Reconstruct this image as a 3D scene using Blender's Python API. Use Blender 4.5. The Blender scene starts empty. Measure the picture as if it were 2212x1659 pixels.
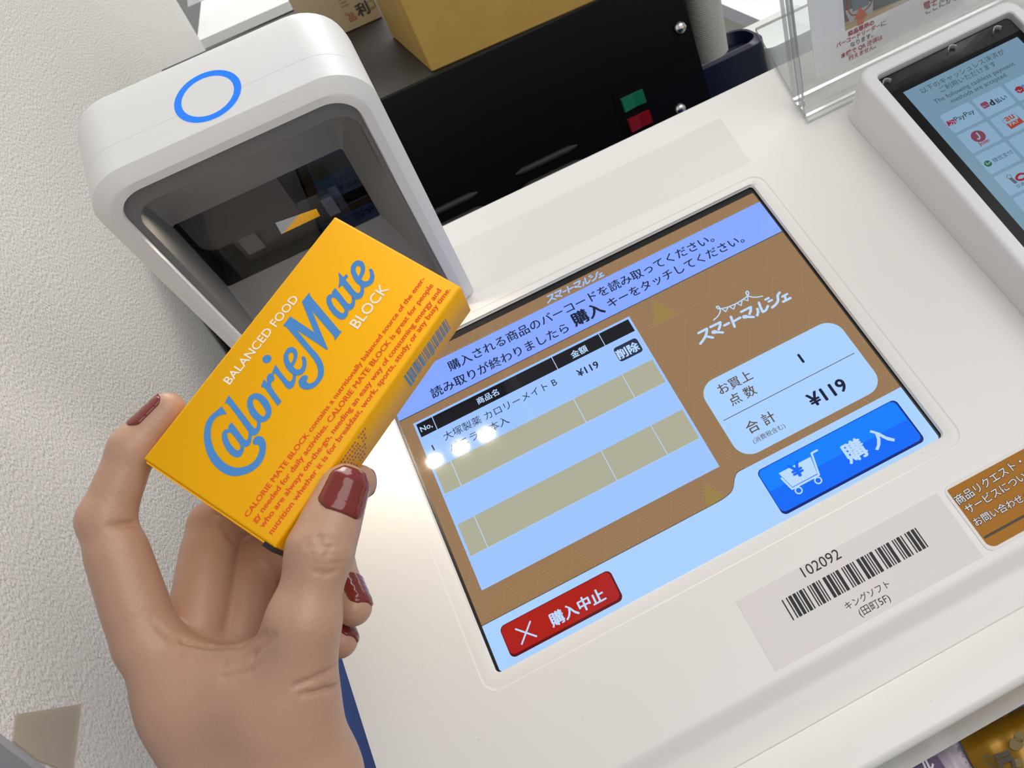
import bpy, math, random
import numpy as np
from mathutils import Vector

# ------------------------------------------------------------------ camera, world, lights, exposure
S = bpy.context.scene
COL = S.collection
F_PX, PPX, PPY = 2000.0, 1279.219, 702.046          # focal length and optical centre in pixels of the 2212x1659 frame
RW = np.array([[0.8912028753727881, -0.32611128819388024, -0.3152917103885343],
               [-0.44250806311842034, -0.4722349821233077, -0.7623521074503634],
               [0.09971985259908642, 0.8189295142876283, -0.5651640484197022]])   # rows: image right, image down, view axis
CAM = np.array([0.06868077, -0.46220077, 1.38457099])
cam = bpy.data.cameras.new('camera')
cam_ob = bpy.data.objects.new('camera', cam)
COL.objects.link(cam_ob)
cam.sensor_fit = 'HORIZONTAL'
cam.sensor_width = 36.0
cam.lens = F_PX / 2212 * 36.0
cam.shift_x = (1106 - PPX) / 2212
cam.shift_y = (PPY - 829.5) / 2212
cam.clip_start = 0.01
cam.clip_end = 50
cam.dof.use_dof = True
cam.dof.focus_distance = 0.40
cam.dof.aperture_fstop = 45.0
mw = np.eye(4)
mw[:3, 0], mw[:3, 1], mw[:3, 2], mw[:3, 3] = RW[0], -RW[1], -RW[2], CAM
from mathutils import Matrix
cam_ob.matrix_world = Matrix(mw.tolist())
S.camera = cam_ob

S.view_settings.view_transform = 'Standard'
S.view_settings.look = 'None'
S.view_settings.exposure = 0.0
S.view_settings.gamma = 1.0
S.view_settings.use_curve_mapping = False
S.cycles.transparent_max_bounces = 40
S.cycles.max_bounces = 10

world = bpy.data.worlds.new('world')
S.world = world
world.use_nodes = True
world.node_tree.nodes['Background'].inputs[0].default_value = (0.93, 0.95, 1.0, 1)
world.node_tree.nodes['Background'].inputs[1].default_value = 0.38


def area(name, loc, target, sx, sy, power, color):
    l = bpy.data.lights.new(name, 'AREA')
    l.shape = 'RECTANGLE'
    l.size, l.size_y, l.energy, l.color = sx, sy, power, color
    o = bpy.data.objects.new(name, l)
    COL.objects.link(o)
    o.location = loc
    o.rotation_euler = (Vector(target) - Vector(loc)).to_track_quat('-Z', 'Y').to_euler()
    return o


area('ceiling_lamp_main', (0.85, -1.0, 2.35), (0.0, 0.0, 1.1), 1.7, 1.1, 15.5, (1.0, 0.985, 0.955))
area('ceiling_lamp_far', (0.45, 2.1, 2.6), (0.0, 1.5, 0.6), 2.0, 0.8, 34, (1.0, 0.985, 0.96))
area('ceiling_lamp_side', (1.0, 1.0, 2.4), (0.1, 0.05, 1.1), 1.4, 0.8, 14, (1.0, 0.98, 0.95))

# ------------------------------------------------------------------ frames
def ray(x, y):
    return RW.T @ np.array([(x - PPX) / F_PX, (y - PPY) / F_PX, 1.0])


def K(x, y, z):                       # point seen at (x, y), z metres along the view axis
    return CAM + ray(x, y) * z


def on(x, y, n, d):                   # where the line of sight meets the plane n.p = d
    r = ray(x, y)
    n = np.array(n, float)
    return CAM + r * ((d - n @ CAM) / (n @ r))


TH = math.radians(25)
O = np.array([0, 0, 1.10])            # upper left corner of the touch screen
PX = np.array([1.0, 0, 0])
PV = np.array([0, -math.cos(TH), -math.sin(TH)])
PN = np.array([0, -math.sin(TH), math.cos(TH)])


class Frame:
    def __init__(s, o, x, y, n):
        s.o, s.x, s.y, s.n = [np.array(a, float) for a in (o, x, y, n)]

    def w(s, u, v, h=0.0):
        return s.o + s.x * u + s.y * v + s.n * h

    def px(s, x, y, h=0.0):           # measured position on the frame's plane
        q = on(x, y, s.n, s.n @ s.o + h) - s.o
        return (q @ s.x, q @ s.y)


PANEL = Frame(O, PX, PV, PN)


def P(x, y, h=0.0):
    return PANEL.px(x, y, h)


# ------------------------------------------------------------------ materials
def srgb(r, g, b):
    f = lambda c: (c / 255 / 12.92) if c / 255 <= 0.04045 else ((c / 255 + 0.055) / 1.055) ** 2.4
    return (f(r), f(g), f(b), 1.0)


MATS = {}


def mat(name, col, rough=0.5, spec=0.5, metal=0.0, coat=0.0, emit=0.0, bump=None, sss=0.0, dust=0.0, var=0.0):
    if name in MATS:
        return MATS[name]
    m = bpy.data.materials.new(name)
    m.use_nodes = True
    nt = m.node_tree
    b = nt.nodes['Principled BSDF']
    b.inputs['Base Color'].default_value = col
    b.inputs['Roughness'].default_value = rough
    b.inputs['Specular IOR Level'].default_value = spec
    b.inputs['Metallic'].default_value = metal
    b.inputs['Coat Weight'].default_value = coat
    b.inputs['Coat Roughness'].default_value = 0.08
    if emit:
        b.inputs['Base Color'].default_value = (0.004, 0.004, 0.005, 1)
        b.inputs['Emission Color'].default_value = col
        b.inputs['Emission Strength'].default_value = emit
    if sss:
        b.inputs['Subsurface Weight'].default_value = sss
        b.inputs['Subsurface Radius'].default_value = (1.0, 0.35, 0.2)
        b.inputs['Subsurface Scale'].default_value = 0.004
    tc = nt.nodes.new('ShaderNodeTexCoord')
    if var or dust:
        src = None
        if var:
            n = nt.nodes.new('ShaderNodeTexNoise')
            n.inputs['Scale'].default_value = 40
            n.inputs['Detail'].default_value = 4
            nt.links.new(tc.outputs['Object'], n.inputs['Vector'])
            mx = nt.nodes.new('ShaderNodeMix')
            mx.data_type = 'RGBA'
            mx.inputs[6].default_value = col
            mx.inputs[7].default_value = tuple(c * (1 - var) for c in col[:3]) + (1,)
            nt.links.new(n.outputs['Fac'], mx.inputs[0])
            src = mx.outputs[2]
        if dust:
            n = nt.nodes.new('ShaderNodeTexNoise')
            n.inputs['Scale'].default_value = 420
            n.inputs['Detail'].default_value = 2
            n.inputs['Distortion'].default_value = 1.5
            nt.links.new(tc.outputs['Object'], n.inputs['Vector'])
            r = nt.nodes.new('ShaderNodeValToRGB')
            r.color_ramp.elements[0].position = 0.745
            r.color_ramp.elements[1].position = 0.80
            nt.links.new(n.outputs['Fac'], r.inputs[0])
            mm = nt.nodes.new('ShaderNodeMath')
            mm.operation = 'MULTIPLY'
            mm.inputs[1].default_value = dust
            nt.links.new(r.outputs[0], mm.inputs[0])
            mx = nt.nodes.new('ShaderNodeMix')
            mx.data_type = 'RGBA'
            mx.inputs[6].default_value = col
            if src:
                nt.links.new(src, mx.inputs[6])
            mx.inputs[7].default_value = (0.22, 0.2, 0.18, 1)
            nt.links.new(mm.outputs[0], mx.inputs[0])
            src = mx.outputs[2]
        nt.links.new(src, b.inputs['Base Color'])
    if bump:
        scale, strength, dist, stretch = bump
        mp = nt.nodes.new('ShaderNodeMapping')
        mp.inputs['Scale'].default_value = stretch
        nt.links.new(tc.outputs['Object'], mp.inputs['Vector'])
        n = nt.nodes.new('ShaderNodeTexNoise')
        n.inputs['Scale'].default_value = scale
        n.inputs['Detail'].default_value = 3
        nt.links.new(mp.outputs[0], n.inputs['Vector'])
        bp = nt.nodes.new('ShaderNodeBump')
        bp.inputs['Strength'].default_value = strength
        bp.inputs['Distance'].default_value = dist
        nt.links.new(n.outputs['Fac'], bp.inputs['Height'])
        nt.links.new(bp.outputs[0], b.inputs['Normal'])
    MATS[name] = m
    return m


def clear_mat(name, tint=(1, 1, 1, 1), gloss=1.0, rough=0.02, haze=0.0, haze_col=(0.9, 0.9, 0.9, 1)):
    m = bpy.data.materials.new(name)
    m.use_nodes = True
    nt = m.node_tree
    nt.nodes.remove(nt.nodes['Principled BSDF'])
    out = nt.nodes['Material Output']
    t = nt.nodes.new('ShaderNodeBsdfTransparent')
    t.inputs[0].default_value = tint
    g = nt.nodes.new('ShaderNodeBsdfGlossy')
    g.inputs['Roughness'].default_value = rough
    fr = nt.nodes.new('ShaderNodeFresnel')
    fr.inputs[0].default_value = 1.45
    mu = nt.nodes.new('ShaderNodeMath')
    mu.operation = 'MULTIPLY'
    mu.inputs[1].default_value = gloss
    nt.links.new(fr.outputs[0], mu.inputs[0])
    a = nt.nodes.new('ShaderNodeMixShader')
    nt.links.new(mu.outputs[0], a.inputs[0])
    nt.links.new(t.outputs[0], a.inputs[1])
    nt.links.new(g.outputs[0], a.inputs[2])
    last = a
    if haze:
        d = nt.nodes.new('ShaderNodeBsdfDiffuse')
        d.inputs[0].default_value = haze_col
        h = nt.nodes.new('ShaderNodeMixShader')
        h.inputs[0].default_value = haze
        nt.links.new(a.outputs[0], h.inputs[1])
        nt.links.new(d.outputs[0], h.inputs[2])
        last = h
    nt.links.new(last.outputs[0], out.inputs[0])
    MATS[name] = m
    return m


# ------------------------------------------------------------------ mesh building
class MB:
    def __init__(s):
        s.v, s.f, s.m, s.sm, s.mats = [], [], [], [], []

    def mi(s, m):
        if m not in s.mats:
            s.mats.append(m)
        return s.mats.index(m)

    def add(s, vs, fs, m, smooth=False):
        o = len(s.v)
        s.v += [tuple(float(c) for c in p) for p in vs]
        k = s.mi(m)
        for f in fs:
            s.f.append([o + i for i in f])
            s.m.append(k)
            s.sm.append(smooth)

    def quad(s, a, b, c, d, m):
        s.add([a, b, c, d], [(0, 1, 2, 3)], m)

    def box(s, fr, u0, u1, v0, v1, h0, h1, m):
        vs = [fr.w(u, v, h) for h in (h0, h1) for v in (v0, v1) for u in (u0, u1)]
        s.add(vs, [(0, 2, 3, 1), (4, 5, 7, 6), (0, 1, 5, 4), (2, 6, 7, 3), (0, 4, 6, 2), (1, 3, 7, 5)], m)

    def loft(s, rings, m, cap0=False, cap1=False, smooth=True, closed=True):
        n = len(rings[0])
        vs = [p for r in rings for p in r]
        fs = []
        for i in range(len(rings) - 1):
            for j in range(n if closed else n - 1):
                k = (j + 1) % n
                fs.append((i * n + j, i * n + k, (i + 1) * n + k, (i + 1) * n + j))
        s.add(vs, fs, m, smooth)
        if cap0:
            s.add(rings[0], [tuple(range(n))[::-1]], m)
        if cap1:
            s.add(rings[-1], [tuple(range(n))], m)

    def build(s, name, parent=None, recalc=False):
        me = bpy.data.meshes.new(name)
        me.from_pydata(s.v, [], s.f)
        for m in s.mats:
            me.materials.append(m)
        me.polygons.foreach_set('material_index', s.m)
        me.polygons.foreach_set('use_smooth', s.sm)
        me.update()
        if recalc:
            import bmesh
            b = bmesh.new()
            b.from_mesh(me)
            bmesh.ops.recalc_face_normals(b, faces=b.faces)
            b.to_mesh(me)
            b.free()
        o = bpy.data.objects.new(name, me)
        COL.objects.link(o)
        if parent:
            o.parent = parent
            o.matrix_parent_inverse = Matrix.Translation(-Vector(parent.location))
        return o


def soft(o, deg=35):
    """keep rounded faces smooth and real edges crisp"""
    me = o.data
    me.polygons.foreach_set('use_smooth', [True] * len(me.polygons))
    import bmesh
    b = bmesh.new()
    b.from_mesh(me)
    bmesh.ops.remove_doubles(b, verts=b.verts, dist=1e-6)
    bmesh.ops.recalc_face_normals(b, faces=b.faces)
    for e in b.edges:
        if len(e.link_faces) == 2 and e.calc_face_angle(0) > math.radians(deg):
            e.smooth = False
        elif len(e.link_faces) != 2:
            e.smooth = False
    b.to_mesh(me)
    b.free()
    return o


def thing(name, label, cat, loc, group=None):
    o = bpy.data.objects.new(name, None)
    COL.objects.link(o)
    o.location = [float(c) for c in loc]
    o.empty_display_size = 0.02
    o['label'], o['category'] = label, cat
    if group:
        o['group'] = group
    return o


def tag(o, label, cat, group=None):
    o['label'], o['category'] = label, cat
    if group:
        o['group'] = group
    return o


def struct(o):
    o['kind'] = 'structure'
    return o


def rrect(u0, u1, v0, v1, r, n=6):
    if not isinstance(r, (list, tuple)):
        r = (r, r, r, r)
    out = []
    for (cu, cv, a0, rr) in ((u1 - r[0], v1 - r[0], 0, r[0]), (u0 + r[1], v1 - r[1], 90, r[1]),
                             (u0 + r[2], v0 + r[2], 180, r[2]), (u1 - r[3], v0 + r[3], 270, r[3])):
        for i in range(n + 1):
            a = math.radians(a0 + 90 * i / n)
            out.append((cu + rr * math.cos(a), cv + rr * math.sin(a)))
    return out


def smooth_path(pts, closed=True, n=5):
    """Catmull-Rom through the points; a point given with a third entry is a sharp corner"""
    N = len(pts)
    P2 = [np.array(p[:2], float) for p in pts]
    cn = [len(p) > 2 for p in pts]
    out = []
    for i in range(N if closed else N - 1):
        j = (i + 1) % N
        a, b = P2[i], P2[j]
        pa = P2[i - 1] if (closed or i > 0) and not cn[i] else 2 * a - b
        pb = P2[(j + 1) % N] if (closed or j < N - 1) and not cn[j] else 2 * b - a
        ch = np.linalg.norm(b - a)
        ta, tb = (b - pa), (pb - a)
        ta = ta / (np.linalg.norm(ta) + 1e-12) * ch
        tb = tb / (np.linalg.norm(tb) + 1e-12) * ch
        if cn[i]:
            ta = b - a
        if cn[j]:
            tb = b - a
        for k in range(n):
            t = k / n
            out.append((2 * t ** 3 - 3 * t * t + 1) * a + (t ** 3 - 2 * t * t + t) * ta + (-2 * t ** 3 + 3 * t * t) * b + (t ** 3 - t * t) * tb)
    if not closed:
        out.append(P2[-1])
    return [tuple(p) for p in out]


def fill(contours):
    """triangulate outlines with holes -> verts, faces"""
    c = bpy.data.curves.new('outline', 'CURVE')
    c.dimensions = '2D'
    c.fill_mode = 'BOTH'
    for pts in contours:
        sp = c.splines.new('POLY')
        sp.points.add(len(pts) - 1)
        for i, p in enumerate(pts):
            sp.points[i].co = (p[0] * 100, p[1] * 100, 0, 1)
        sp.use_cyclic_u = True
    return curve_mesh(c, 0.01)


def curve_mesh(c, k=1.0):
    o = bpy.data.objects.new('outline', c)
    COL.objects.link(o)
    dg = bpy.context.evaluated_depsgraph_get()
    ev = o.evaluated_get(dg)
    me = ev.to_mesh()
    v = [(p.co.x * k, p.co.y * k) for p in me.vertices]
    f = [tuple(q.vertices) for q in me.polygons]
    ev.to_mesh_clear()
    bpy.data.objects.remove(o)
    bpy.data.curves.remove(c)
    return v, f


def glyphs(body, bold=0.0, space=1.0):
    c = bpy.data.curves.new('glyphs', 'FONT')
    c.body = body
    c.size = 1
    c.offset = bold
    c.resolution_u = 3
    c.space_character = space
    return curve_mesh(c)


class Print:
    """flat printing on a frame: layers of coloured shapes a few hundredths of a millimetre apart"""
    def __init__(s, fr, h=0.0, step=0.00004):
        s.fr, s.h, s.step, s.mb = fr, h, step, MB()

    def poly(s, contours, m, layer=0):
        v, f = fill(contours)
        s.raw(v, f, m, layer)

    def raw(s, v, f, m, layer=0):
        h = s.h + s.step * layer
        out = []
        nn = np.cross(s.fr.x, s.fr.y) @ s.fr.n
        for q in f:
            a, b, c = [np.array(v[i]) for i in q[:3]]
            ar = (b[0] - a[0]) * (c[1] - a[1]) - (b[1] - a[1]) * (c[0] - a[0])
            out.append(q if ar * nn > 0 else tuple(q)[::-1])
        s.mb.add([s.fr.w(p[0], p[1], h) for p in v], out, m)

    def rect(s, u0, u1, v0, v1, m, layer=0):
        s.raw([(u0, v0), (u1, v0), (u1, v1), (u0, v1)], [(0, 1, 2, 3)], m, layer)

    def quad(s, pts, m, layer=0):
        s.raw(list(pts), [(0, 1, 2, 3)], m, layer)

    def disc(s, c, r, m, layer=0, n=24):
        s.raw([(c[0] + r * math.cos(2 * math.pi * i / n), c[1] + r * math.sin(2 * math.pi * i / n)) for i in range(n)], [tuple(range(n))], m, layer)

    def ring(s, c, r0, r1, m, layer=0, n=32):
        v = []
        for i in range(n):
            a = 2 * math.pi * i / n
            v += [(c[0] + r0 * math.cos(a), c[1] + r0 * math.sin(a)), (c[0] + r1 * math.cos(a), c[1] + r1 * math.sin(a))]
        s.raw(v, [(2 * i, 2 * i + 1, (2 * i + 3) % (2 * n), (2 * i + 2) % (2 * n)) for i in range(n)], m, layer)

    def line(s, pts, w, m, layer=0, caps=True):
        for a, b in zip(pts[:-1], pts[1:]):
            a, b = np.array(a), np.array(b)
            d = b - a
            L = np.linalg.norm(d)
            if L < 1e-9:
                continue
            n = np.array([-d[1], d[0]]) / L * w / 2
            s.raw([a + n, a - n, b - n, b + n], [(0, 1, 2, 3)], m, layer)
        if caps:
            for a in pts:
                s.disc(a, w / 2, m, layer, 10)

    def text(s, body, p0, p1, m, layer=0, hs=1.0, bold=0.0, space=1.0, straight=None, outline=None, size=None):
        """letters fitted from p0 (lower left) to p1 (lower right); size fixes the letter height instead"""
        v, f = glyphs(body, 0.0, space)
        xs = [p[0] for p in v]
        x0, x1 = min(xs), max(xs)
        p0, p1 = np.array(p0, float), np.array(p1, float)
        if straight:
            vm = (p0[1] + p1[1]) / 2
            p0[1] = p1[1] = vm
        d = p1 - p0
        L = np.linalg.norm(d)
        d = d / L
        k = size if size else L / (x1 - x0)
        up = np.array([d[1], -d[0]])
        place = lambda dx, dy: [p0 + d * (x - x0 + dx) * k + up * (y + dy) * k * hs for x, y in v]
        if outline:
            om, ob = outline
            for i in range(12):
                s.raw(place(ob * math.cos(i * math.pi / 6), ob * math.sin(i * math.pi / 6)), f, om, layer - 1 + .06 * i)
        s.raw(place(0, 0), f, m, layer)
        if bold:
            for i, (dx, dy) in enumerate(((bold, 0), (-bold, 0), (0, bold * .7), (0, -bold * .7))):
                s.raw(place(dx, dy), f, m, layer + .22 * (i + 1))


# ------------------------------------------------------------------ shared materials
WHITE = mat('kiosk_white_plastic', (0.80, 0.775, 0.735, 1), rough=0.32, spec=0.5, dust=0.5)
WHITE2 = mat('terminal_white_plastic', (0.80, 0.785, 0.775, 1), rough=0.4, spec=0.4)
SCANW = mat('scanner_white_plastic', (0.74, 0.735, 0.725, 1), rough=0.42, spec=0.4, dust=0.6)
BLACK = mat('black_plastic', (0.012, 0.012, 0.012, 1), rough=0.35)
WALLM = mat('wall_paper', (0.785, 0.755, 0.71, 1), rough=0.55, spec=0.3, bump=(620, 1.0, 0.0016, (1, 1, 0.7)))
FLOORM = mat('floor_carpet', (0.34, 0.34, 0.27, 1), rough=0.9, bump=(300, 0.5, 0.002, (1, 1, 1)))
NAVY = mat('blue_paint', (0.016, 0.065, 0.30, 1), rough=0.45)
DNAVY = mat('dark_navy_plastic', (0.006, 0.009, 0.03, 1), rough=0.3)

# ------------------------------------------------------------------ the room
WX = -0.15
G = Frame((0, 0, 0), (1, 0, 0), (0, 1, 0), (0, 0, 1))
b = MB()
b.box(G, WX - 0.10, WX, -0.1935, 1.24, 0.0, 1.80, WALLM)
wall = struct(b.build('wall_left'))
b = MB()
b.box(G, WX - 0.10, WX + 0.0004, -0.197, -0.1935, 0.0, 1.80, mat('wall_end_trim', (0.36, 0.35, 0.38, 1), rough=0.5))
struct(b.build('trim_1'))
b = MB()
b.box(G, -3.0, 4.0, -2.2, 5.0, -0.05, 0.0, FLOORM)
struct(b.build('floor'))
b = MB()
b.box(G, -3.0, 4.0, 5.0, 5.1, 0.0, 3.0, mat('far_wall', (0.6, 0.6, 0.58, 1), rough=0.7))
struct(b.build('wall_back'))
# strip of tape on the wall
b = MB()
TAPE = clear_mat('frosted_tape', (0.93, 0.9, 0.84, 1), gloss=0.5, rough=0.25, haze=0.32, haze_col=(0.74, 0.66, 0.56, 1))
wf = Frame((WX, 0, 0), (0, 1, 0), (0, 0, -1), (1, 0, 0))
q = [wf.px(*p) for p in ((32, 1545), (172, 1523), (153, 1672), (76, 1672), (21, 1618))]
q = [(max(p[0], -0.1930), p[1]) for p in q]
lo = [wf.w(*p, 0.0002) for p in q]
hi = [wf.w(*p, 0.0009) for p in q]
b.add(lo + hi, [(0, 1, 2, 3, 4), (5, 6, 7, 8, 9)] + [(i, (i + 1) % 5, 5 + (i + 1) % 5, 5 + i) for i in range(5)], TAPE)
t = b.build('clear_tape', recalc=True)
t.parent = wall
t['label'] = 'beige translucent strip of tape stuck on the textured wall'

# ------------------------------------------------------------------ self checkout kiosk
kiosk = thing('checkout_kiosk', 'white sloping self checkout counter with a large lit touch screen', 'kiosk', PANEL.w(0.2, 0.25, -0.06))
UL, UR, VB, HT = -0.067, 0.56, -0.0785, 0.004
SW, SH = 0.246, 0.1815
prof = [(0.2430, HT)]
for a in range(1, 7):
    t = a / 6
    prof.append((0.2430 + 0.011 * t, HT - 0.0048 * (1 - math.cos(math.pi * t)) / 2))
prof += [(0.258, -0.0009), (0.2640, -0.0002), (0.2665, 0.0002), (0.2668, -0.0003), (0.2675, 0.0004), (0.2800, 0.0022), (0.2895, 0.0034)]
for a in range(1, 9):
    w_ = math.radians(a * 112 / 8)
    prof.append((0.2895 + 0.0040 * math.sin(w_), 0.0034 - 0.0040 * (1 - math.cos(w_))))
prof += [(0.2932 + .4226 * .0165, -0.0021 - .906 * .0165), (0.2922 + .4226 * .0180, -0.0021 - .906 * .0180), (0.2880, -0.024), (0.20, -0.07), (VB + 0.004, -0.07), (VB, -0.066), (VB, HT - 0.0025), (VB + 0.0025, HT)]
b = MB()
top_out = [(UL, VB + 0.0025), (UR, VB + 0.0025), (UR, 0.2430), (UL, 0.2430)]
BEZ = 0.0088
hole = rrect(-BEZ, SW + BEZ, -BEZ, SH + BEZ, 0.0085, 8)
v, f = fill([top_out, hole])
b.add([PANEL.w(p[0], p[1], HT) for p in v], f, WHITE)
sec = lambda u: [PANEL.w(u, p[0], p[1]) for p in prof]
A, B2 = sec(UL), sec(UR)
n = len(prof)
b.add(A + B2, [(i, i + 1, n + i + 1, n + i) for i in range(n - 1)], WHITE, True)
b.add(A, [tuple(range(n))], WHITE)
b.add(B2, [tuple(range(n))[::-1]], WHITE)
body = soft(b.build('top_panel', kiosk), 40)
# bezel round the screen
b = MB()
rings = []
for inset, h, r in ((BEZ, HT, 0.0085), (BEZ - 0.0004, HT - 0.0003, 0.0083), (BEZ - 0.0012, HT - 0.0002, 0.0078), (0.0040, HT - 0.0004, 0.0050), (0.0016, HT - 0.0008, 0.0030), (0.0008, HT - 0.0024, 0.0022)):
    rings.append([PANEL.w(p[0], p[1], h) for p in rrect(-inset, SW + inset, -inset - (.0026 if inset < .003 else 0), SH + inset, r, 8)])
b.loft(rings, WHITE)
soft(b.build('screen_bezel', kiosk), 50)
b = MB()
b.loft([[PANEL.w(p[0], p[1], h) for p in rrect(-i, SW + i, -i + t_, SH + max(i, .0007), 0.0016, 8)] for i, h, t_ in ((0.0009, HT - 0.0023, -.0026), (0.0007, 0.0006, -.0026), (-0.0006, 0.0006, -0.0004))], BLACK)
soft(b.build('screen_gasket', kiosk), 50)

# ---- the touch screen picture
def em(r, g, b_, name):
    return mat(name, srgb(r, g, b_), rough=0.06, spec=0.35, emit=1.0)

E_BROWN = em(150, 118, 84, 'screen_brown')
E_DOT = em(204, 170, 138, 'screen_dotted_line')
E_OCH = em(152, 128, 72, 'screen_ochre')
E_HEAD = em(134, 168, 255, 'screen_header_blue')
E_TAB = em(157, 196, 254, 'screen_table_blue')
E_BOT = em(170, 209, 255, 'screen_footer_blue')
E_TAN = em(173, 173, 150, 'screen_tan')
E_INK = em(14, 22, 52, 'screen_ink')
E_BLK = em(14, 14, 22, 'screen_black')
E_NAVY = em(34, 44, 78, 'screen_slate')
E_BRINK = em(92, 72, 52, 'screen_brown_ink')
E_BLUE = em(0, 106, 250, 'screen_blue')
E_BLUE2 = em(0, 126, 255, 'screen_bright_blue')
E_DBLUE = em(6, 36, 110, 'screen_dark_blue')
E_RED = em(170, 28, 24, 'screen_red')
E_DRED = em(92, 12, 18, 'screen_dark_red')
E_ICE = em(186, 218, 255, 'screen_ice_white')

scr = Print(PANEL, 0.0)
scr.rect(0, SW, 0, SH + 0.001, E_BROWN, 0)
dot_pitch, row_p, tri = 0.00192, 0.0, 0.0
# dotted triangle pattern of the wallpaper
TB = P(1470, 675)[0] - P(1407, 707)[0]
RV0, RV1 = P(1407, 707)[1], P(1447, 772)[1]
RP = RV1 - RV0
TH_ = P(1407, 707)[1] - P(1410, 643)[1]
U0 = P(1407, 707)[0]
rows = range(-5, 16)
dots = []
for r in rows:
    vb = RV0 + r * RP
    off = U0 + (r % 2) * TB / 2
    k0 = int((0 - off) / TB) - 1
    for k in range(k0, k0 + int(SW / TB) + 3):
        ub = off + k * TB
        for i in range(11):
            dots.append((ub + TB * i / 11, vb))
        for i in range(1, 12):
            t = i / 11
            dots.append((ub + TB / 2 * t, vb - TH_ * t))
            dots.append((ub + TB - TB / 2 * t, vb - TH_ * t))
        if (k * 7 + r * 5) % 11 == 0:
            tr = [(ub + TB * .08, vb), (ub + TB * .92, vb), (ub + TB / 2, vb - TH_ * .92)]
            if all(0 < p[0] < SW and 0 < p[1] < SH for p in tr):
                scr.raw(tr, [(0, 1, 2)], E_OCH, 1)
dv, df = [], []
for (u, v_) in dots:
    if 0.001 < u < SW - 0.001 and 0.001 < v_ < SH - 0.001:
        i = len(dv)
        d = 0.00021
        dv += [(u - d, v_), (u, v_ - d), (u + d, v_), (u, v_ + d)]
        df.append((i, i + 1, i + 2, i + 3))
scr.raw(dv, df, E_DOT, 2)
yA, yC, yB, yD = 0.1347 * SW, 0.0324 * SW, 0.6429 * SW, 0.6065 * SW
scr.rect(0, SW, yC, yA, E_HEAD, 3)
scr.rect(0, SW, yA, yA + 0.0004, E_INK, 3)
LN1 = (P(972, 800), P(1545, 521))
scr.text('購入される商品のバーコードを読み取ってください。', LN1[0], LN1[1], E_INK, 5, straight=True, bold=0.012)
scr.text('読み取りが終わりましたら', P(934, 857), P(1232, 717), E_INK, 5, straight=True, bold=0.012)
scr.text('購入', P(1243, 704), P(1308, 673), E_INK, 5, straight=True, bold=0.035)
scr.text('キーをタッチしてください。', P(1316, 662), P(1611, 524), E_INK, 5, straight=True, bold=0.012)
# table
tx0, tx1, ty0, ty1 = 0.0288 * SW, 0.5779 * SW, 0.157 * SW, 0.5773 * SW
scr.rect(tx0, tx1, ty0, ty1, E_TAB, 4)
bd = 0.0014
hb = P(909, 946)[1]
scr.rect(tx0 + bd, tx1 - bd, ty0 + bd, hb, E_BLK, 5)
d1, d2, d3 = P(939, 914)[0], P(1199, 786)[0], P(1300, 734)[0]
for d in (d1, d2, d3):
    scr.rect(d - 0.0002, d + 0.0002, ty0 + bd, hb, E_ICE, 6)
b1a, b1b = P(938.6, 1024.8)[1], P(962, 1068)[1]
b2a, b2b = P(987.4, 1135)[1], P(1017, 1202)[1]
b1a = (b1a + P(1404.6, 768.4)[1]) / 2
b2a = (b2a + P(1473, 884)[1]) / 2
b1b = (b1b + P(1437.9, 825)[1]) / 2
b2b = (b2b + P(1511, 946.7)[1]) / 2
for a_, c_ in ((b1a, b1b), (b2a, b2b)):
    scr.rect(tx0 + bd, tx1 - bd, a_, c_, E_TAN, 5)
    for d in (d1, d2, d3):
        scr.rect(d - 0.00018, d + 0.00018, a_, c_, E_ICE, 6)
    scr.rect(tx0 + bd, tx1 - bd, c_, c_ + 0.0002, E_ICE, 6)
scr.text('No,', P(911, 934), P(935, 922), E_ICE, 7, straight=True, bold=0.015)
scr.text('商品名', P(1033, 873), P(1079, 852), E_ICE, 7, straight=True, bold=0.02)
scr.text('金額', P(1237, 774), P(1271, 758), E_ICE, 7, straight=True, bold=0.02)
scr.text('大塚製薬 カロリーメイト B', P(961, 950), P(1206, 832), E_INK, 7, straight=True)
scr.text('バニラ 2 本入', P(974, 975), P(1102, 914), E_INK, 7, straight=True)
scr.text('1', P(938, 974), P(945, 970), E_INK, 7, bold=0.025, size=0.0053)
scr.text('¥119', P(1251, 814), P(1296, 794), E_INK, 7, straight=True, bold=0.02)
bq = [P(1323, 754.7), P(1373, 729), P(1390, 756.6), P(1341.8, 784)]
bu0, bu1 = (bq[0][0] + bq[3][0]) / 2, (bq[1][0] + bq[2][0]) / 2
bv0, bv1 = (bq[0][1] + bq[1][1]) / 2, (bq[2][1] + bq[3][1]) / 2
scr.poly([rrect(bu0, bu1, bv0, bv1, 0.0018)], E_BLK, 6)
scr.poly([rrect(bu0 + .0003, bu1 - .0003, bv0 + .0003, bv1 - .0003, 0.0016)], E_NAVY, 7)
scr.text('削除', P(1338, 776), P(1383, 754.5), E_ICE, 8, straight=True, bold=0.035)
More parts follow.
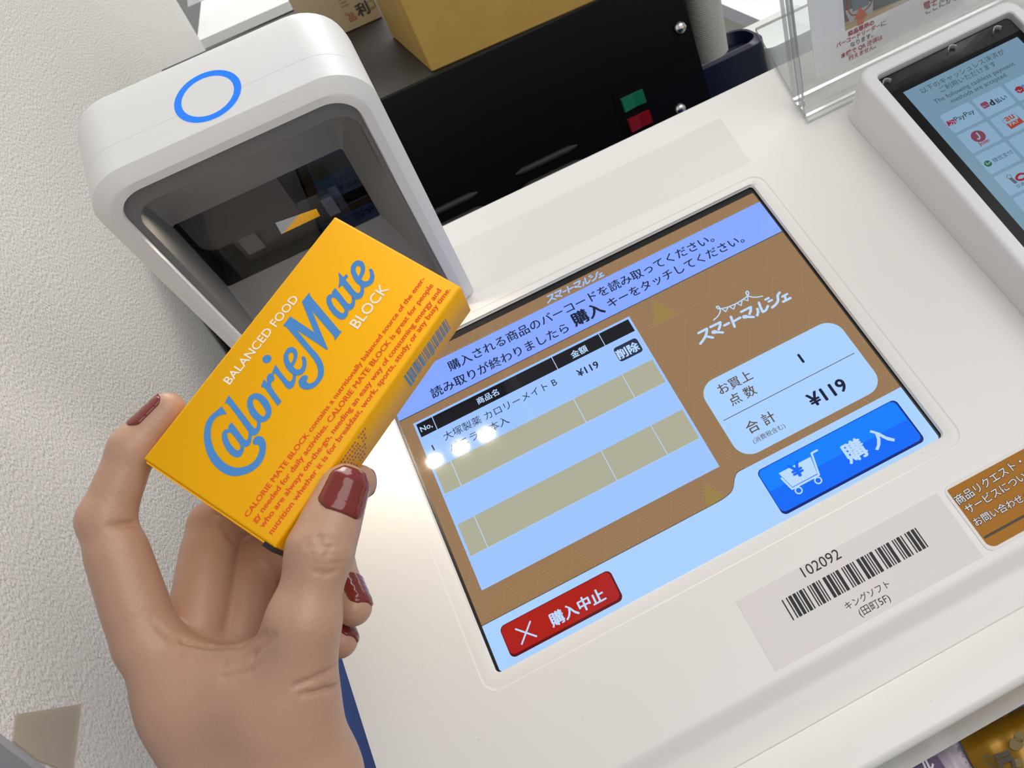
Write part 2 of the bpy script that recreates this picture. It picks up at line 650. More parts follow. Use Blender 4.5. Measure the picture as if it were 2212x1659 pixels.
# totals card
cl, cr = P(1515, 849.5)[0], P(1894.8, 809.8)[0]
cl = (cl + P(1584, 965)[0]) / 2
cr = (cr + P(1822.5, 715.7)[0]) / 2
ct = (P(1540.4, 820.6)[1] + P(1757, 706.7)[1]) / 2
cb = (P(1631, 980)[1] + P(1884, 849.5)[1]) / 2
scr.poly([rrect(cl - .0004, cr + .0002, ct - .0005, cb + .0002, 0.0100, 10)], E_OCH, 4)
scr.poly([rrect(cl, cr, ct, cb, 0.0096, 10)], E_BOT, 5)
lv = (P(1562, 907.4)[1] + P(1846.8, 764.6)[1]) / 2
scr.rect(P(1562, 907.4)[0], P(1846.8, 764.6)[0], lv - .0002, lv + .0002, E_BRINK, 6)
scr.text('お買上', P(1557, 852), P(1628, 817), E_BRINK, 7, straight=True, bold=0.01)
scr.text('点 数', P(1581, 876), P(1637, 849), E_BRINK, 7, straight=True, bold=0.01)
scr.text('合 計', P(1618, 936), P(1679, 908), E_BRINK, 7, straight=True, bold=0.01)
scr.text('(消費税含む)', P(1629, 958), P(1698, 924), E_BRINK, 7, straight=True)
scr.text('1', P(1735, 784), P(1748, 777), E_INK, 7, bold=0.035, size=0.0082)
scr.text('¥119', P(1755, 878), P(1835, 843), E_INK, 7, straight=True, bold=0.03)
# footer with its raised tab
tab = [(0, yB), P(1556.6, 1079), P(1575.6, 1068), P(1583.8, 1055.7), P(1588, 1032), P(1593.7, 1021), P(1605.5, 1009.6)]
tl = [(-0.0, yB), (P(1550, 1082)[0], yB)] + [P(1575.6, 1068), P(1583.8, 1055.7), P(1588, 1032), P(1593.7, 1021)] + [(P(1608, 1009)[0], yD), (SW, yD), (SW, SH + .001), (0, SH + .001)]
pth = [(p[0], p[1], 1) if i in (0, 7, 8, 9) else p for i, p in enumerate(tl)]
foot = smooth_path(pth, True, 6)
scr.poly([[(p[0], p[1] - .0004) for p in foot[:-24]] + foot[-24:]], E_BRINK, 3)
scr.poly([foot], E_BOT, 4)


def button(corners, hi_m, m, lo_m, r):
    u0, u1, v0, v1 = corners
    scr.poly([rrect(u0 - .0003, u1 + .0003, v0 - .0003, v1 + .0004, r)], lo_m, 5)
    scr.poly([rrect(u0, u1 - .0006, v0, v1 - .0010, r)], m, 6)
    if hi_m:
        scr.poly([rrect(u0 + .0004, u1 - .001, v0 + .0003, v0 + (v1 - v0) * .48, (r * .3, r * .3, r, r))], hi_m, 7)


kb = ((P(1641.7, 1030)[0] + P(1681.5, 1095.5)[0]) / 2, (P(1945.5, 878.5)[0] + P(1985, 936)[0]) / 2,
      (P(1659.8, 1005)[1] + P(1916.5, 873)[1]) / 2, (P(1717.6, 1101)[1] + P(1974.4, 961.7)[1]) / 2)
button(kb, E_BLUE2, E_BLUE, E_DBLUE, 0.0028)
scr.text('購 入', P(1835, 998.5), P(1932, 951), E_ICE, 9, straight=True, bold=0.035)
z4 = lambda x, y: P(1620 + x * .10848, 940 + y * .10848)
scr.poly([[z4(570, 765), z4(1205, 435), z4(1340, 770), z4(845, 1035)]], E_ICE, 8)
scr.line([z4(1335, 305), z4(1225, 365), z4(1375, 795), z4(840, 1075), z4(630, 865)], 0.00105, E_ICE, 8)
for c in ((970, 1105), (1358, 905)):
    cc = z4(*c)
    scr.ring(cc, 0.0013, 0.0020, E_ICE, 9)
    scr.disc(cc, 0.0013, E_BLUE, 9)
scr.text('¥', z4(905, 870), z4(1110, 765), E_BLUE, 10, straight=True, bold=0.04)
rb = ((P(1085, 1372)[0] + P(1105, 1415)[0]) / 2, (P(1320, 1241)[0] + P(1342, 1284)[0]) / 2,
      (P(1100, 1346)[1] + P(1300, 1239)[1]) / 2, (P(1120, 1416)[1] + P(1335, 1298)[1]) / 2)
button(rb, None, E_RED, E_DRED, 0.0028)
scr.text('購入中止', P(1194, 1353), P(1310, 1294), E_ICE, 9, straight=True, bold=0.03)
zx = lambda x, y: P(1000 + x * .0904, 1340 + y * .0904)
scr.line([zx(1265, 215), zx(1760, 385)], 0.00085, E_ICE, 9)
scr.line([zx(1610, 35), zx(1410, 570)], 0.00085, E_ICE, 9)
# shop logo: hand written kana under a bunting
z10 = lambda x, y: P(1480 + x * .11754, 620 + y * .11754)
KANA = [([(245, 850), (400, 768)], 1), ([(400, 770), (390, 860), (350, 950), (280, 1045)], 1), ([(415, 915), (508, 932)], 1),
        ([(465, 740), (645, 650)], 1), ([(645, 650), (640, 720), (617, 785)], 1), ([(520, 828), (692, 838)], 1), ([(520, 832), (555, 828)], 1.6),
        ([(720, 710), (805, 665)], 1), ([(840, 548), (910, 733)], 1), ([(880, 640), (1012, 565)], 1),
        ([(1030, 460), (1205, 370)], 1), ([(1205, 370), (1205, 430), (1183, 500)], 1), ([(1085, 550), (1258, 555)], 1), ([(1085, 552), (1120, 548)], 1.6),
        ([(1328, 405), (1340, 460), (1325, 525)], 1), ([(1355, 290), (1390, 385), (1430, 462)], 1), ([(1430, 462), (1485, 425), (1520, 352)], 1),
        ([(1475, 235), (1535, 205)], .9), ([(1533, 272), (1593, 242)], .9), ([(1735, 105), (1700, 160), (1708, 240), (1678, 310), (1600, 380)], 1),
        ([(1785, 180), (1875, 130)], .9), ([(1830, 155), (1847, 235)], .9), ([(1802, 275), (1935, 205)], 1)]
ref = z10(245, 850)
end = z10(1935, 205)
s0, s1 = P(1182.6, 641), P(1303.5, 594)
kk = (s1[0] - s0[0]) / (end[0] - ref[0])
for pts, wd in KANA:
    sm = smooth_path([z10(*p) for p in pts], False, 4)
    scr.line(sm, 0.00145 * wd, E_ICE, 5)
    scr.line([(s0[0] + (p[0] - ref[0]) * kk, s0[1] + (p[1] - ref[1]) * kk) for p in sm], 0.00145 * kk * wd, E_TAB, 5)
rope = [(525, 610), (600, 540), (645, 455), (635, 390), (600, 355), (575, 372), (610, 402), (700, 395), (820, 358), (950, 300), (1080, 220), (1150, 160), (1168, 110), (1140, 78), (1118, 110), (1150, 160), (1220, 185), (1310, 190), (1420, 170)]
scr.line(smooth_path([z10(*p) for p in rope], False, 4), 0.0007, E_ICE, 5)
for tpts in ([(680, 405), (745, 458), (785, 385)], [(820, 370), (895, 410), (920, 325)], [(960, 305), (1030, 345), (1045, 250)], [(1080, 235), (1155, 255), (1150, 165)]):
    scr.line([z10(*p) for p in tpts], 0.0006, E_ICE, 5)
scr.mb.box(PANEL, -0.0005, SW + 0.0005, -0.0005, SH + 0.0012, -0.004, -0.0001, BLACK)
scr.mb.build('touch_screen', kiosk)

# ---- stickers on the sloping panel
STK = mat('sticker_white_paper', (0.73, 0.685, 0.67, 1), rough=0.55)
INK = mat('printed_black', (0.012, 0.011, 0.011, 1), rough=0.6)
sp = lambda x, y: P(x, y, HT)
st = Print(PANEL, HT + 0.0001)
su0, su1, sv0, sv1 = (sp(1590, 1295)[0] + sp(1672, 1450)[0]) / 2, (sp(2030, 1065)[0] + sp(2120, 1205)[0]) / 2, (sp(1590, 1295)[1] + sp(2030, 1065)[1]) / 2, (sp(2120, 1205)[1] + sp(1672, 1450)[1]) / 2
st.mb.box(PANEL, su0, su1, sv0, sv1, HT - 0.0002, HT + 0.0001, STK)
st.text('102092', sp(1738, 1246), sp(1820, 1206), INK, 1, straight=True)
st.text('キングソフト', sp(1829, 1316), sp(1925, 1268), INK, 1, straight=True)
st.text('(田町5F)', sp(1859, 1330), sp(1926, 1298), INK, 1, straight=True)
CODE = {'0': 'nnnwwnwnn', '1': 'wnnwnnnnw', '2': 'nnwwnnnnw', '9': 'nnwwnnwnn', '*': 'nwnnwnwnn'}
x = 0
bars = []
for ch in '*102092*':
    for i, e in enumerate(CODE[ch]):
        w_ = 2.6 if e == 'w' else 1
        if i % 2 == 0:
            bars.append((x, x + w_))
        x += w_
    x += 1
x -= 1
c0, c1 = (sp(1686.8, 1294)[0] + sp(1712, 1339)[0]) / 2, (sp(1979.5, 1142)[0] + sp(2006.5, 1183)[0]) / 2
e0, e1 = (sp(1686.8, 1294)[1] + sp(1979.5, 1142)[1]) / 2, (sp(1712, 1339)[1] + sp(2006.5, 1183)[1]) / 2
for a_, c_ in bars:
    st.rect(c0 + (c1 - c0) * a_ / x, c0 + (c1 - c0) * c_ / x, e0, e1, INK, 1)
st.mb.build('asset_sticker', kiosk)['label'] = 'white paper sticker with a barcode and number'

GOLDP = mat('sticker_golden_brown', srgb(166, 108, 20), rough=0.4, spec=0.2)
LAM = mat('laminate_border', (0.72, 0.69, 0.66, 1), rough=0.2)
SILV = mat('printed_silver_white', (0.74, 0.74, 0.76, 1), rough=0.5)
DBR = mat('printed_dark_brown', (0.035, 0.025, 0.012, 1), rough=0.5)
iq = Print(PANEL, HT + 0.0004)
gl, gt, gb = sp(2043, 1064)[0] + .001, (sp(2060, 1050)[1] + sp(2190, 983)[1]) / 2, sp(2140, 1186)[1]
gr = gl + 0.075
rr = rrect(gl - .0016, gr + .0016, gt - .0018, gb + .0012, 0.004)
iq.mb.loft([[PANEL.w(p[0], p[1], h) for p in rr] for h in (HT - .0001, HT + .0003)], LAM, cap1=True, smooth=False)
iq.poly([rrect(gl, gr, gt, gb, (.004, .004, .0008, .0008))], GOLDP, 1)
zg = lambda x, y: sp(2040 + x * .1326, 980 + y * .1326)
for body, a_, e_ in (('商品リクエスト・', (230, 835), (1290, 175)), ('サービスについて', (390, 985), (1478, 330)), ('お問い合わせください', (520, 1185), (1828, 490))):
    iq.text(body, zg(*a_), zg(*e_), SILV, 4, straight=False, bold=0.012, outline=(INK, 0.055))
iq.line([zg(645, 1375), (gr - .006, zg(645, 1375)[1])], 0.0011, DBR, 3, caps=False)
iq.mb.build('inquiry_sticker', kiosk)['label'] = 'golden brown laminated sticker with outlined lettering'

b = MB()
CTAPE = clear_mat('clear_tape_film', (0.995, 0.995, 0.985, 1), gloss=0.4, rough=0.12, haze=0.03, haze_col=(0.72, 0.72, 0.66, 1))
tp = [sp(960, 545), sp(1556, 256), sp(1620, 350), sp(1005, 640)]
b.add([PANEL.w(*p, HT + .0001) for p in tp] + [PANEL.w(*p, HT + .0005) for p in tp], [(4, 5, 6, 7), (0, 1, 5, 4), (1, 2, 6, 5), (2, 3, 7, 6), (3, 0, 4, 7)], CTAPE)
b.build('clear_tape', kiosk)['label'] = 'wide strip of clear tape along the top edge'

# stand under the kiosk
stand = thing('kiosk_stand', 'deep blue cabinet standing under the white checkout counter', 'cabinet', (0.2, -0.05, 0))
b = MB()
b.box(G, -0.108, 0.54, -0.20, 0.06, 0.0, 0.9495, NAVY)
b.build('cabinet_body', stand)
b = MB()
b.box(G, -0.104, 0.536, -0.2024, -0.20, 0.06, 0.90, NAVY)
b.build('front_door', stand)

# ------------------------------------------------------------------ barcode scanner standing on the panel
scanner = thing('barcode_scanner', 'white upright barcode scanner with a glowing blue ring on its top', 'scanner', PANEL.w(0.006, -0.04, HT))
U0_, U1_, H0_, H1_ = -0.0580, 0.0700, HT + 0.0001, 0.1910
sec = lambda v, i, r: [PANEL.w(p[0], v, p[1]) for p in rrect(U0_ + i, U1_ - i, H0_ + (i if i > .004 else 0), H1_ - i, (r, r, .004, .004), 9)]
b = MB()
b.loft([sec(-0.0690, .006, .016), sec(-0.0680, .0028, .019), sec(-0.0660, .0008, .021), sec(-0.060, .0, .0215), sec(-0.0346, 0, .0215), sec(-0.03445, .0002, .0213)], SCANW, cap0=True)
soft(b.build('rear_shell', scanner), 30)
b = MB()
b.loft([sec(-0.0344, .0002, .0213), sec(-0.0343, 0, .0215), sec(-0.0200, 0, .0215), sec(-0.0155, .0048, .0185), sec(-0.0150, .0056, .018), sec(-0.0150, .0098, .014), sec(-0.0166, .0104, .0135), sec(-0.0172, .0104, .0135)], SCANW)
soft(b.build('front_shell', scanner), 30)
GREYI = mat('scanner_grey_insert', (0.155, 0.155, 0.152, 1), rough=0.5, spec=0.4, bump=(900, 0.15, 0.0004, (1, 1, 1)))
rr_ = lambda u0, u1, h0, h1, r, v: [PANEL.w(p[0], v, p[1]) for p in rrect(u0, u1, h0, h1, r, 9)]
IU0, IU1, IH0, IH1 = U0_ + .0104, U1_ - .0104, H0_ + .0120, H1_ - .0104
b = MB()
b.loft([rr_(IU0, IU1, IH0, IH1, .0135, -0.0168), rr_(IU0 + .0002, IU1 - .0002, IH0, IH1 - .0002, .0135, -0.0175), rr_(IU0 + .0030, IU1 - .0022, IH0 + .004, IH1 - .0100, .0110, -0.0180), rr_(IU0 + .0034, IU1 - .0026, IH0 + .004, IH1 - .0100, .0106, -0.0212), rr_(IU0 + .0036, IU1 - .0030, IH0 + .0045, IH1 - .0060, .0100, -0.0226), rr_(IU0 + .0035, IU1 - .0035, IH0 + .0075, IH1 - .0065, .0090, -0.0285),
        rr_(-.0452, .0430, .0715, .1270, .0015, -0.0450), rr_(-.0452, .0430, .0715, .1270, .0015, -0.0458)], GREYI)
soft(b.build('reading_recess', scanner), 25)
b = MB()
VW = -0.0455
dark = mat('scanner_dark_cavity', (0.010, 0.0095, 0.0095, 1), rough=0.45)
chamber = [rr_(-.0450, .0428, .0717, .1268, .0015, VW), rr_(-.0450, .0428, .0717, .1268, .0015, -0.0640)]
b.loft(chamber, dark, cap1=True)
soft(b.build('optics_cavity', scanner), 25)
# parts seen behind the window
def blk(name, u0, u1, h0, h1, v0, v1, m, par=scanner):
    q = MB()
    q.box(PANEL, u0, u1, v0, v1, h0, h1, m)
    return q.build(name, par, recalc=True)
GREYP = mat('scanner_grey_panel', (0.045, 0.042, 0.04, 1), rough=0.5)  # dark grey rounded panel in the upper left behind the window
b = MB()
b.loft([rr_(-.0425, .0085, .0985, .1262, (.001, .001, .008, .001), VW - .0010), rr_(-.0425, .0085, .0985, .1262, (.001, .001, .008, .001), VW - .006)], GREYP, cap0=True, cap1=True)
soft(b.build('grey_inner_panel', scanner), 25)
blk('lens_shelf', -.030, .030, .0735, .0975, -0.0600, VW - .008, mat('scanner_shelf', (0.022, 0.021, 0.021, 1), rough=0.4))
b = MB()
MIR = mat('mirror_glass', (0.9, 0.9, 0.88, 1), rough=0.03, metal=1.0)
mc = PANEL.w(.0043, VW - .0072, .0888)
tgt = K(640, 560, 0.345)                                  # the rear of the carton in front of the window
mn = (tgt - mc) / np.linalg.norm(tgt - mc) + (CAM - mc) / np.linalg.norm(CAM - mc)
mn /= np.linalg.norm(mn)
mu_ = PX - mn * (PX @ mn)
mu_ /= np.linalg.norm(mu_)
mv_ = np.cross(mn, mu_)
m0 = [mc + mu_ * a_ * .0109 + mv_ * c_ * .0042 for a_, c_ in ((-1, -1), (1, -1), (1, 1), (-1, 1))]
m1 = [p - mn * 0.0012 for p in m0]
b.add(m0 + m1, [(0, 1, 2, 3), (4, 5, 6, 7), (0, 1, 5, 4), (1, 2, 6, 5), (2, 3, 7, 6), (3, 0, 4, 7)], MIR)
MIRROR_OB = b.build('aiming_mirror', scanner, recalc=True)
LED = mat('frosted_led_lens', (0.12, 0.12, 0.12, 1), rough=0.35)
for u in (-.0215, .0215):
    blk('illumination_lens', u - .0055 if u < 0 else u - .002, u + .004, .0805, .0945, VW - .0079, VW - .0055, LED)
LEDW = mat('led_warm_white', (1.0, 0.90, 0.76, 1), rough=.3, emit=8.0)
for u in (-.0338, -.0123, .0093, .0309):                # reading lamps under the hood of the scanner
    q = MB()
    lf = Frame(PANEL.w(u, -0.0236, 0.1741), PX, PV, -PN)
    ri = [[lf.w(r * math.cos(t * math.pi / 8), r * math.sin(t * math.pi / 8) * .5, h) for t in range(16)] for r, h in ((.0046, -.0020), (.0046, .0002), (.0040, .0006))]
    q.loft(ri, LED)
    q.add(ri[-1], [tuple(range(16))], LEDW)
    q.build('reading_led', scanner, recalc=True)
    l = bpy.data.lights.new('reading_led_light', 'AREA')
    l.shape, l.size, l.size_y, l.energy, l.color = 'ELLIPSE', 0.0085, 0.0045, 0.024, (1.0, 0.84, 0.66)
    l.spread = math.radians(75)
    o = bpy.data.objects.new('reading_led_light', l)
    COL.objects.link(o)
    o.location = lf.w(0, 0, .0010)
    o.rotation_euler = Vector(-PN + PV * .40).to_track_quat('-Z', 'Y').to_euler()
q = MB()
q.box(PANEL, -.046, .041, -0.0250, -0.0224, 0.1743, 0.1749, mat('lamp_strip_cover', (1.0, 0.90, 0.76, 1), rough=.4, emit=0.8))
q.build('lamp_strip', scanner, recalc=True)
GLASS = clear_mat('scanner_window_glass', (0.9, 0.9, 0.9, 1), gloss=0.02, rough=0.01)
b = MB()
b.loft([rr_(-.0450, .0428, .0717, .1268, .0015, VW + .0002), rr_(-.0450, .0428, .0717, .1268, .0015, VW - .0004)], GLASS, cap0=True, cap1=True)
b.build('scan_window', scanner)
ring = Print(PANEL, H1_ + 0.00003)
RINGM = mat('ring_light_blue', srgb(24, 128, 255), rough=0.3, emit=1.0)
RC = (0.0062, -0.0380)
ring.disc(RC, 0.0150, SCANW, 0, 64)
ring.ring(RC, 0.0115, 0.0147, RINGM, 1, 64)
ring.mb.build('ring_light', scanner)['label'] = 'glowing blue ring'

# ------------------------------------------------------------------ payment terminal
PVt = PV - 0.068 * PN
PVt /= np.linalg.norm(PVt)
PNt = np.cross(PVt, PX)
PNt *= np.sign(PNt @ PN)
TERM = Frame(PANEL.w(0.325, -0.0146, 0.0387), PX, PVt, PNt)
TW, TL_ = 0.1085, 0.215
term = thing('payment_terminal', 'white payment terminal with a black framed pale blue screen', 'payment terminal', PANEL.w(0.38, 0.09, HT))
outl = lambda i, r: rrect(-0.0005 + i, TW - i, -0.0045 + i, TL_ - i, r, 8)
b = MB()
rings = []
for i, r, h in ((-.0030, .0105, -0.0395), (-.0022, .010, -0.030), (0.0, .009, -0.0060), (0.0, .009, -0.0030), (.0006, .0085, -0.0012), (.0018, .0078, -0.0002), (.0030, .007, 0.0)):
    row = []
    for p in outl(i, r):
        w_ = TERM.w(p[0], p[1], h)
        if h < -0.02:                                     # the foot follows the sloping counter
            w_ = TERM.w(p[0], p[1], 0)
            w_ = PANEL.w((w_ - O) @ PX, (w_ - O) @ PV, HT + (.0041 if h > -.035 else .0001))
        row.append(w_)
    rings.append(row)
wx0, wx1, wy0, wy1 = 0.0084, 0.1010, 0.0043, TL_ - 0.012
rings.append([TERM.w(p[0], p[1], 0.0) for p in rrect(wx0 - .0006, wx1 + .0006, wy0 - .0006, wy1 + .0006, .0030, 8)])
rings.append([TERM.w(p[0], p[1], -0.0008) for p in rrect(wx0, wx1, wy0, wy1, .0028, 8)])
rings.append([TERM.w(p[0], p[1], -0.0060) for p in rrect(wx0, wx1, wy0, wy1, .0028, 8)])
b.loft(rings, WHITE2)
soft(b.build('housing', term), 35)
GB = mat('terminal_black_glass', (0.008, 0.008, 0.009, 1), rough=0.2, spec=0.15)
ts = Print(TERM, -0.0056)
ts.mb.box(TERM, wx0, wx1, wy0, wy1, -0.0075, -0.0056, GB)
ts.mb.build('black_bezel', term)
tm = lambda r, g, b_, name: mat(name, srgb(r, g, b_), rough=0.12, spec=0.12, emit=0.92)
T_BG, T_CARD, T_INK = tm(118, 150, 172, 'terminal_screen_grey_blue'), tm(136, 170, 198, 'terminal_screen_card'), tm(58, 74, 90, 'terminal_screen_ink')
T_RED, T_PINK, T_GRN, T_OR, T_WHT, T_BLK, T_GRY, T_BL = tm(150, 34, 44, 'terminal_screen_red'), tm(126, 62, 84, 'terminal_screen_maroon'), tm(34, 98, 58, 'terminal_screen_green'), tm(168, 62, 34, 'terminal_screen_orange'), tm(196, 214, 232, 'terminal_screen_white'), tm(24, 30, 38, 'terminal_screen_black'), tm(84, 90, 98, 'terminal_screen_grey'), tm(60, 120, 190, 'terminal_screen_sky')
ts = Print(TERM, -0.0055)
zt = lambda x, y: TERM.px(1880 + x * .2109, 80 + y * .2109, -0.0055)
ts.rect(0.0176, 0.0960, 0.0194, 0.185, T_BG, 0)
ts.text('以下のキャッシュレス決済が', zt(528, 572), zt(1392, 170), T_INK, 2, straight=True)
ts.text('ご利用いただけます', zt(722, 560), zt(1305, 292), T_INK, 2, straight=True)
ts.text('The following cashless payment', zt(668, 680), zt(1490, 290), T_INK, 2, straight=True)
ts.text('methods are accepted.', zt(838, 674), zt(1416, 398), T_INK, 2, straight=True)
cards = {}
for c in range(3):
    for r in range(7):
        x0, y0 = 0.0247 + c * 0.0217, 0.0440 + r * 0.0163
        x1 = min(x0 + 0.0196, 0.0958)
        ts.poly([rrect(x0, x1, y0, y0 + 0.0144, 0.0012, 4)], T_CARD, 1)
        cards[c, r] = (x0, y0)
def red_logo(c0, m):
    ts.rect(c0[0], c0[0] + .0042, c0[1], c0[1] + .0038, m, 3)
p = zt(785, 890)
ts.quad([zt(775, 868), zt(852, 842), zt(880, 890), zt(803, 918)], T_RED, 3)
ts.line([zt(795, 868), zt(850, 866), zt(860, 890), zt(815, 905)], 0.0004, T_CARD, 4)
ts.line([zt(830, 882), zt(822, 912)], 0.0004, T_CARD, 4)
ts.text('PayPay', zt(880, 868), zt(1076, 775), T_BLK, 3, straight=True)
cq = rrect(0.0484, 0.0527, 0.0486, 0.0528, 0.0009, 4)
ts.poly([cq], T_PINK, 3)
ts.text('d払い', zt(1134, 735), zt(1228, 690), T_CARD, 4, straight=True, hs=.6)
ts.text('d', zt(1245, 705), zt(1282, 688), T_BLK, 3, straight=True, bold=.04)
ts.text('払い', zt(1298, 680), zt(1408, 628), T_BLK, 3, straight=True, bold=.02)
ts.disc(zt(1105, 1017), 0.0040, T_PINK, 3, 28)
ts.line(smooth_path([zt(1088, 985), zt(1120, 1025), zt(1115, 1045), zt(1100, 1045)], False, 4), 0.0009, T_CARD, 4)
ts.text('Jcoin', zt(1122, 1115), zt(1224, 1068), T_RED, 3, straight=True, bold=.03)
ts.quad([zt(1345, 855), zt(1480, 783), zt(1575, 870), zt(1445, 945)], T_GRY, 3)
ts.quad([zt(1350, 856), zt(1480, 786), zt(1520, 832), zt(1392, 895)], T_CARD, 4)
ts.quad([zt(1392, 895), zt(1525, 830), zt(1572, 870), zt(1445, 942)], T_OR, 4)
ts.text('au', zt(1398, 868), zt(1482, 830), T_OR, 5, straight=True, bold=.02)
ts.text('PAY', zt(1442, 915), zt(1530, 872), T_CARD, 5, straight=True, bold=.02)
ts.disc(zt(1205, 1297), 0.0021, T_GRN, 3, 24)
ts.line([zt(1180, 1290), zt(1200, 1308), zt(1232, 1275)], 0.0005, T_CARD, 4)
ts.text('微信支付', zt(1265, 1285), zt(1470, 1190), T_INK, 3, straight=True)
ts.ring(zt(1420, 1432), 0.0011, 0.0014, T_GRY, 3, 16)
ts.quad([zt(1418, 1452), zt(1446, 1438), zt(1508, 1488), zt(1480, 1506)], T_GRY, 3)
zi = lambda x, y: TERM.px(1980 + x * .13265, 280 + y * .13265, -0.0055)
ts.line(smooth_path([zi(1760, 720), zi(1680, 725), zi(1630, 770), zi(1640, 815), zi(1720, 815), zi(1800, 760)], False, 5), 0.0014, T_RED, 3)
ts.text('交通系IC', zi(1640, 950), zi(1905, 835), T_INK, 3, straight=True)
ts.disc(zt(1528, 540), 0.0026, T_RED, 3, 7)
ts.disc(zt(1562, 505), 0.0010, T_BL, 4, 14)
ts.line([zt(1500, 560), zt(1520, 545), zt(1530, 560), zt(1548, 540)], 0.0004, T_CARD, 4)
ts.mb.build('payment_screen', term)
# clear cover plate with screw holes
b = MB()
COVER = clear_mat('clear_cover_plate', (0.96, 0.97, 0.97, 1), gloss=0.1, rough=0.02)
b.box(TERM, wx0 + .0008, wx1 - .0008, wy0 + .0016, wy0 + 0.0128, -0.0040, -0.0012, COVER)
b.build('cover_strip', term, recalc=True)
for hx, hy in ((1918, 176), (2060, 103), (2157, 62)):
    c = TERM.px(hx, hy, -.001)
    b = MB()
    HOLE = mat('screw_hole_glint', (0.72, 0.72, 0.72, 1), rough=0.4)  # white arc stands in for the reflection on the hole's far wall
    arc = [math.radians(190 + 160 * i / 16) for i in range(17)]
    ro = [[TERM.w(c[0] + r * math.cos(t), c[1] + r * math.sin(t), h) for t in arc] for r, h in ((.0025, -.0012), (.0023, -.0042), (.0026, -.0042), (.0028, -.0012))]
    b.loft(ro + ro[:1], HOLE, closed=False)
    b.build('screw_hole', term)

# ------------------------------------------------------------------ acrylic sign holder and its sheet
LEAN = math.radians(9)
ac = on(1745, 268, PN, PN @ O + HT)
AN = np.array([0, -math.cos(LEAN), -math.sin(LEAN)])            # faces the customer, leaning forward
AU = np.array([0, -math.sin(LEAN), math.cos(LEAN)])
SIGN = Frame(ac + np.array([0.0012, 0.0065, 0.0030]), PX, AU, AN)
holder = thing('sign_holder', 'clear acrylic sign holder standing on the back edge of the counter', 'sign holder', ac)
ACR = clear_mat('clear_acrylic', (0.985, 0.99, 0.99, 1), gloss=0.35, rough=0.01)
ACE = clear_mat('acrylic_cut_edge', (0.72, 0.75, 0.77, 1), gloss=2.2, rough=0.05, haze=0.42, haze_col=(0.62, 0.64, 0.66, 1))
def sheet(name, fr, u0, u1, v0, v1, h0, h1):
    q = MB()
    vs = [fr.w(u, v, h) for h in (h0, h1) for v in (v0, v1) for u in (u0, u1)]
    q.add(vs, [(0, 2, 3, 1), (4, 5, 7, 6)], ACR)
    q.add(vs, [(0, 1, 5, 4), (2, 6, 7, 3), (0, 4, 6, 2), (1, 3, 7, 5)], ACE)
    return q.build(name, holder, recalc=True)
sheet('front_sheet', SIGN, 0, 0.20, 0.001, 0.20, 0.0010, 0.0034)
sheet('back_sheet', SIGN, 0.0004, 0.20, 0.0068, 0.20, -0.0120, -0.0092)
sheet('edge_streak_strip', SIGN, 0.0, 0.0024, 0.0052, 0.20, -0.0088, -0.0058)  # thin strips added to draw the refraction streaks along the holder's edge
sheet('edge_streak_strip', SIGN, 0.0010, 0.0030, 0.0032, 0.20, -0.0050, -0.0012)
footfr = Frame(ac + np.array([0.0004, 0.0, 0.0002]), np.array([0.985, 0.17 * math.cos(TH), 0.17 * math.sin(TH)]), -PV, PN)
fl = lambda u, v, h: PANEL.w(*[(ac - O) @ PX + u, (ac - O) @ PV + v], HT + .0001 + h)
q = MB()
fp = [(0.0, 0.0), (0.2, 0.0), (0.214, -0.087), (0.0145, -0.087)]
lo, hi = [fl(u, v, 0) for u, v in fp], [fl(u, v, .0026) for u, v in fp]
q.add(lo + hi, [(0, 1, 2, 3), (4, 5, 6, 7)], ACR)
q.add(lo + hi, [(0, 1, 5, 4), (1, 2, 6, 5), (2, 3, 7, 6), (3, 0, 4, 7)], ACE)
q.build('foot_plate', holder, recalc=True)
PAPER = mat('notice_paper_white', (0.90, 0.89, 0.90, 1), rough=0.6)
nb = MB()
pl = SIGN.px(1762, 164)
pb = (pl[1] + SIGN.px(2080, 20)[1]) / 2
nb.box(SIGN, pl[0], 0.197, pb, 0.197, -0.0004, 0.0002, PAPER)
PRD, PGR = mat('printed_red', (0.42, 0.035, 0.045, 1), rough=0.6), mat('printed_grey', (0.10, 0.10, 0.11, 1), rough=0.6)
np_ = Print(SIGN, 0.0003)
np_.mb = nb
zs = lambda x, y: SIGN.px(1680 + x * .18083, 0 + y * .18083)
def nt(body, a, e, m, bold=0.015):
    v, f = glyphs(body, bold)
    xs = [p[0] for p in v]
    a, e = np.array(zs(*a)), np.array(zs(*e))
    vm = (a[1] + e[1]) / 2
    k = (e[0] - a[0]) / (max(xs) - min(xs))
    np_.raw([(a[0] + (x_ - min(xs)) * k, vm + y_ * k) for x_, y_ in v], f, m, 3)
nt('商品専用の', (838, 425), (1148, 290), PRD, .03)
nt('バーコードリーダー', (698, 560), (1222, 325), PRD, .02)
nt('に', (1232, 318), (1290, 292), PGR)
nt('なります。', (868, 555), (1135, 440), PGR)
nt('本機で QR 決済は', (752, 685), (1250, 470), PRD, .02)
nt('行えません。', (845, 715), (1170, 575), PRD, .02)
nt('電子マネーは', (1740, 98), (2230, -120), PRD, .03)
nt('ここにかざして', (1765, 158), (2320, -90), PGR)
PH0, PH1, PH2, PH3 = mat('photo_print_brown', (0.17, 0.145, 0.115, 1), rough=0.5), mat('photo_print_wood', (0.50, 0.36, 0.17, 1), rough=0.5), mat('photo_print_pale', (0.50, 0.47, 0.47, 1), rough=0.5), mat('photo_print_slate', (0.20, 0.22, 0.22, 1), rough=0.5)
ORG = mat('printed_orange', (0.62, 0.15, 0.05, 1), rough=0.5)
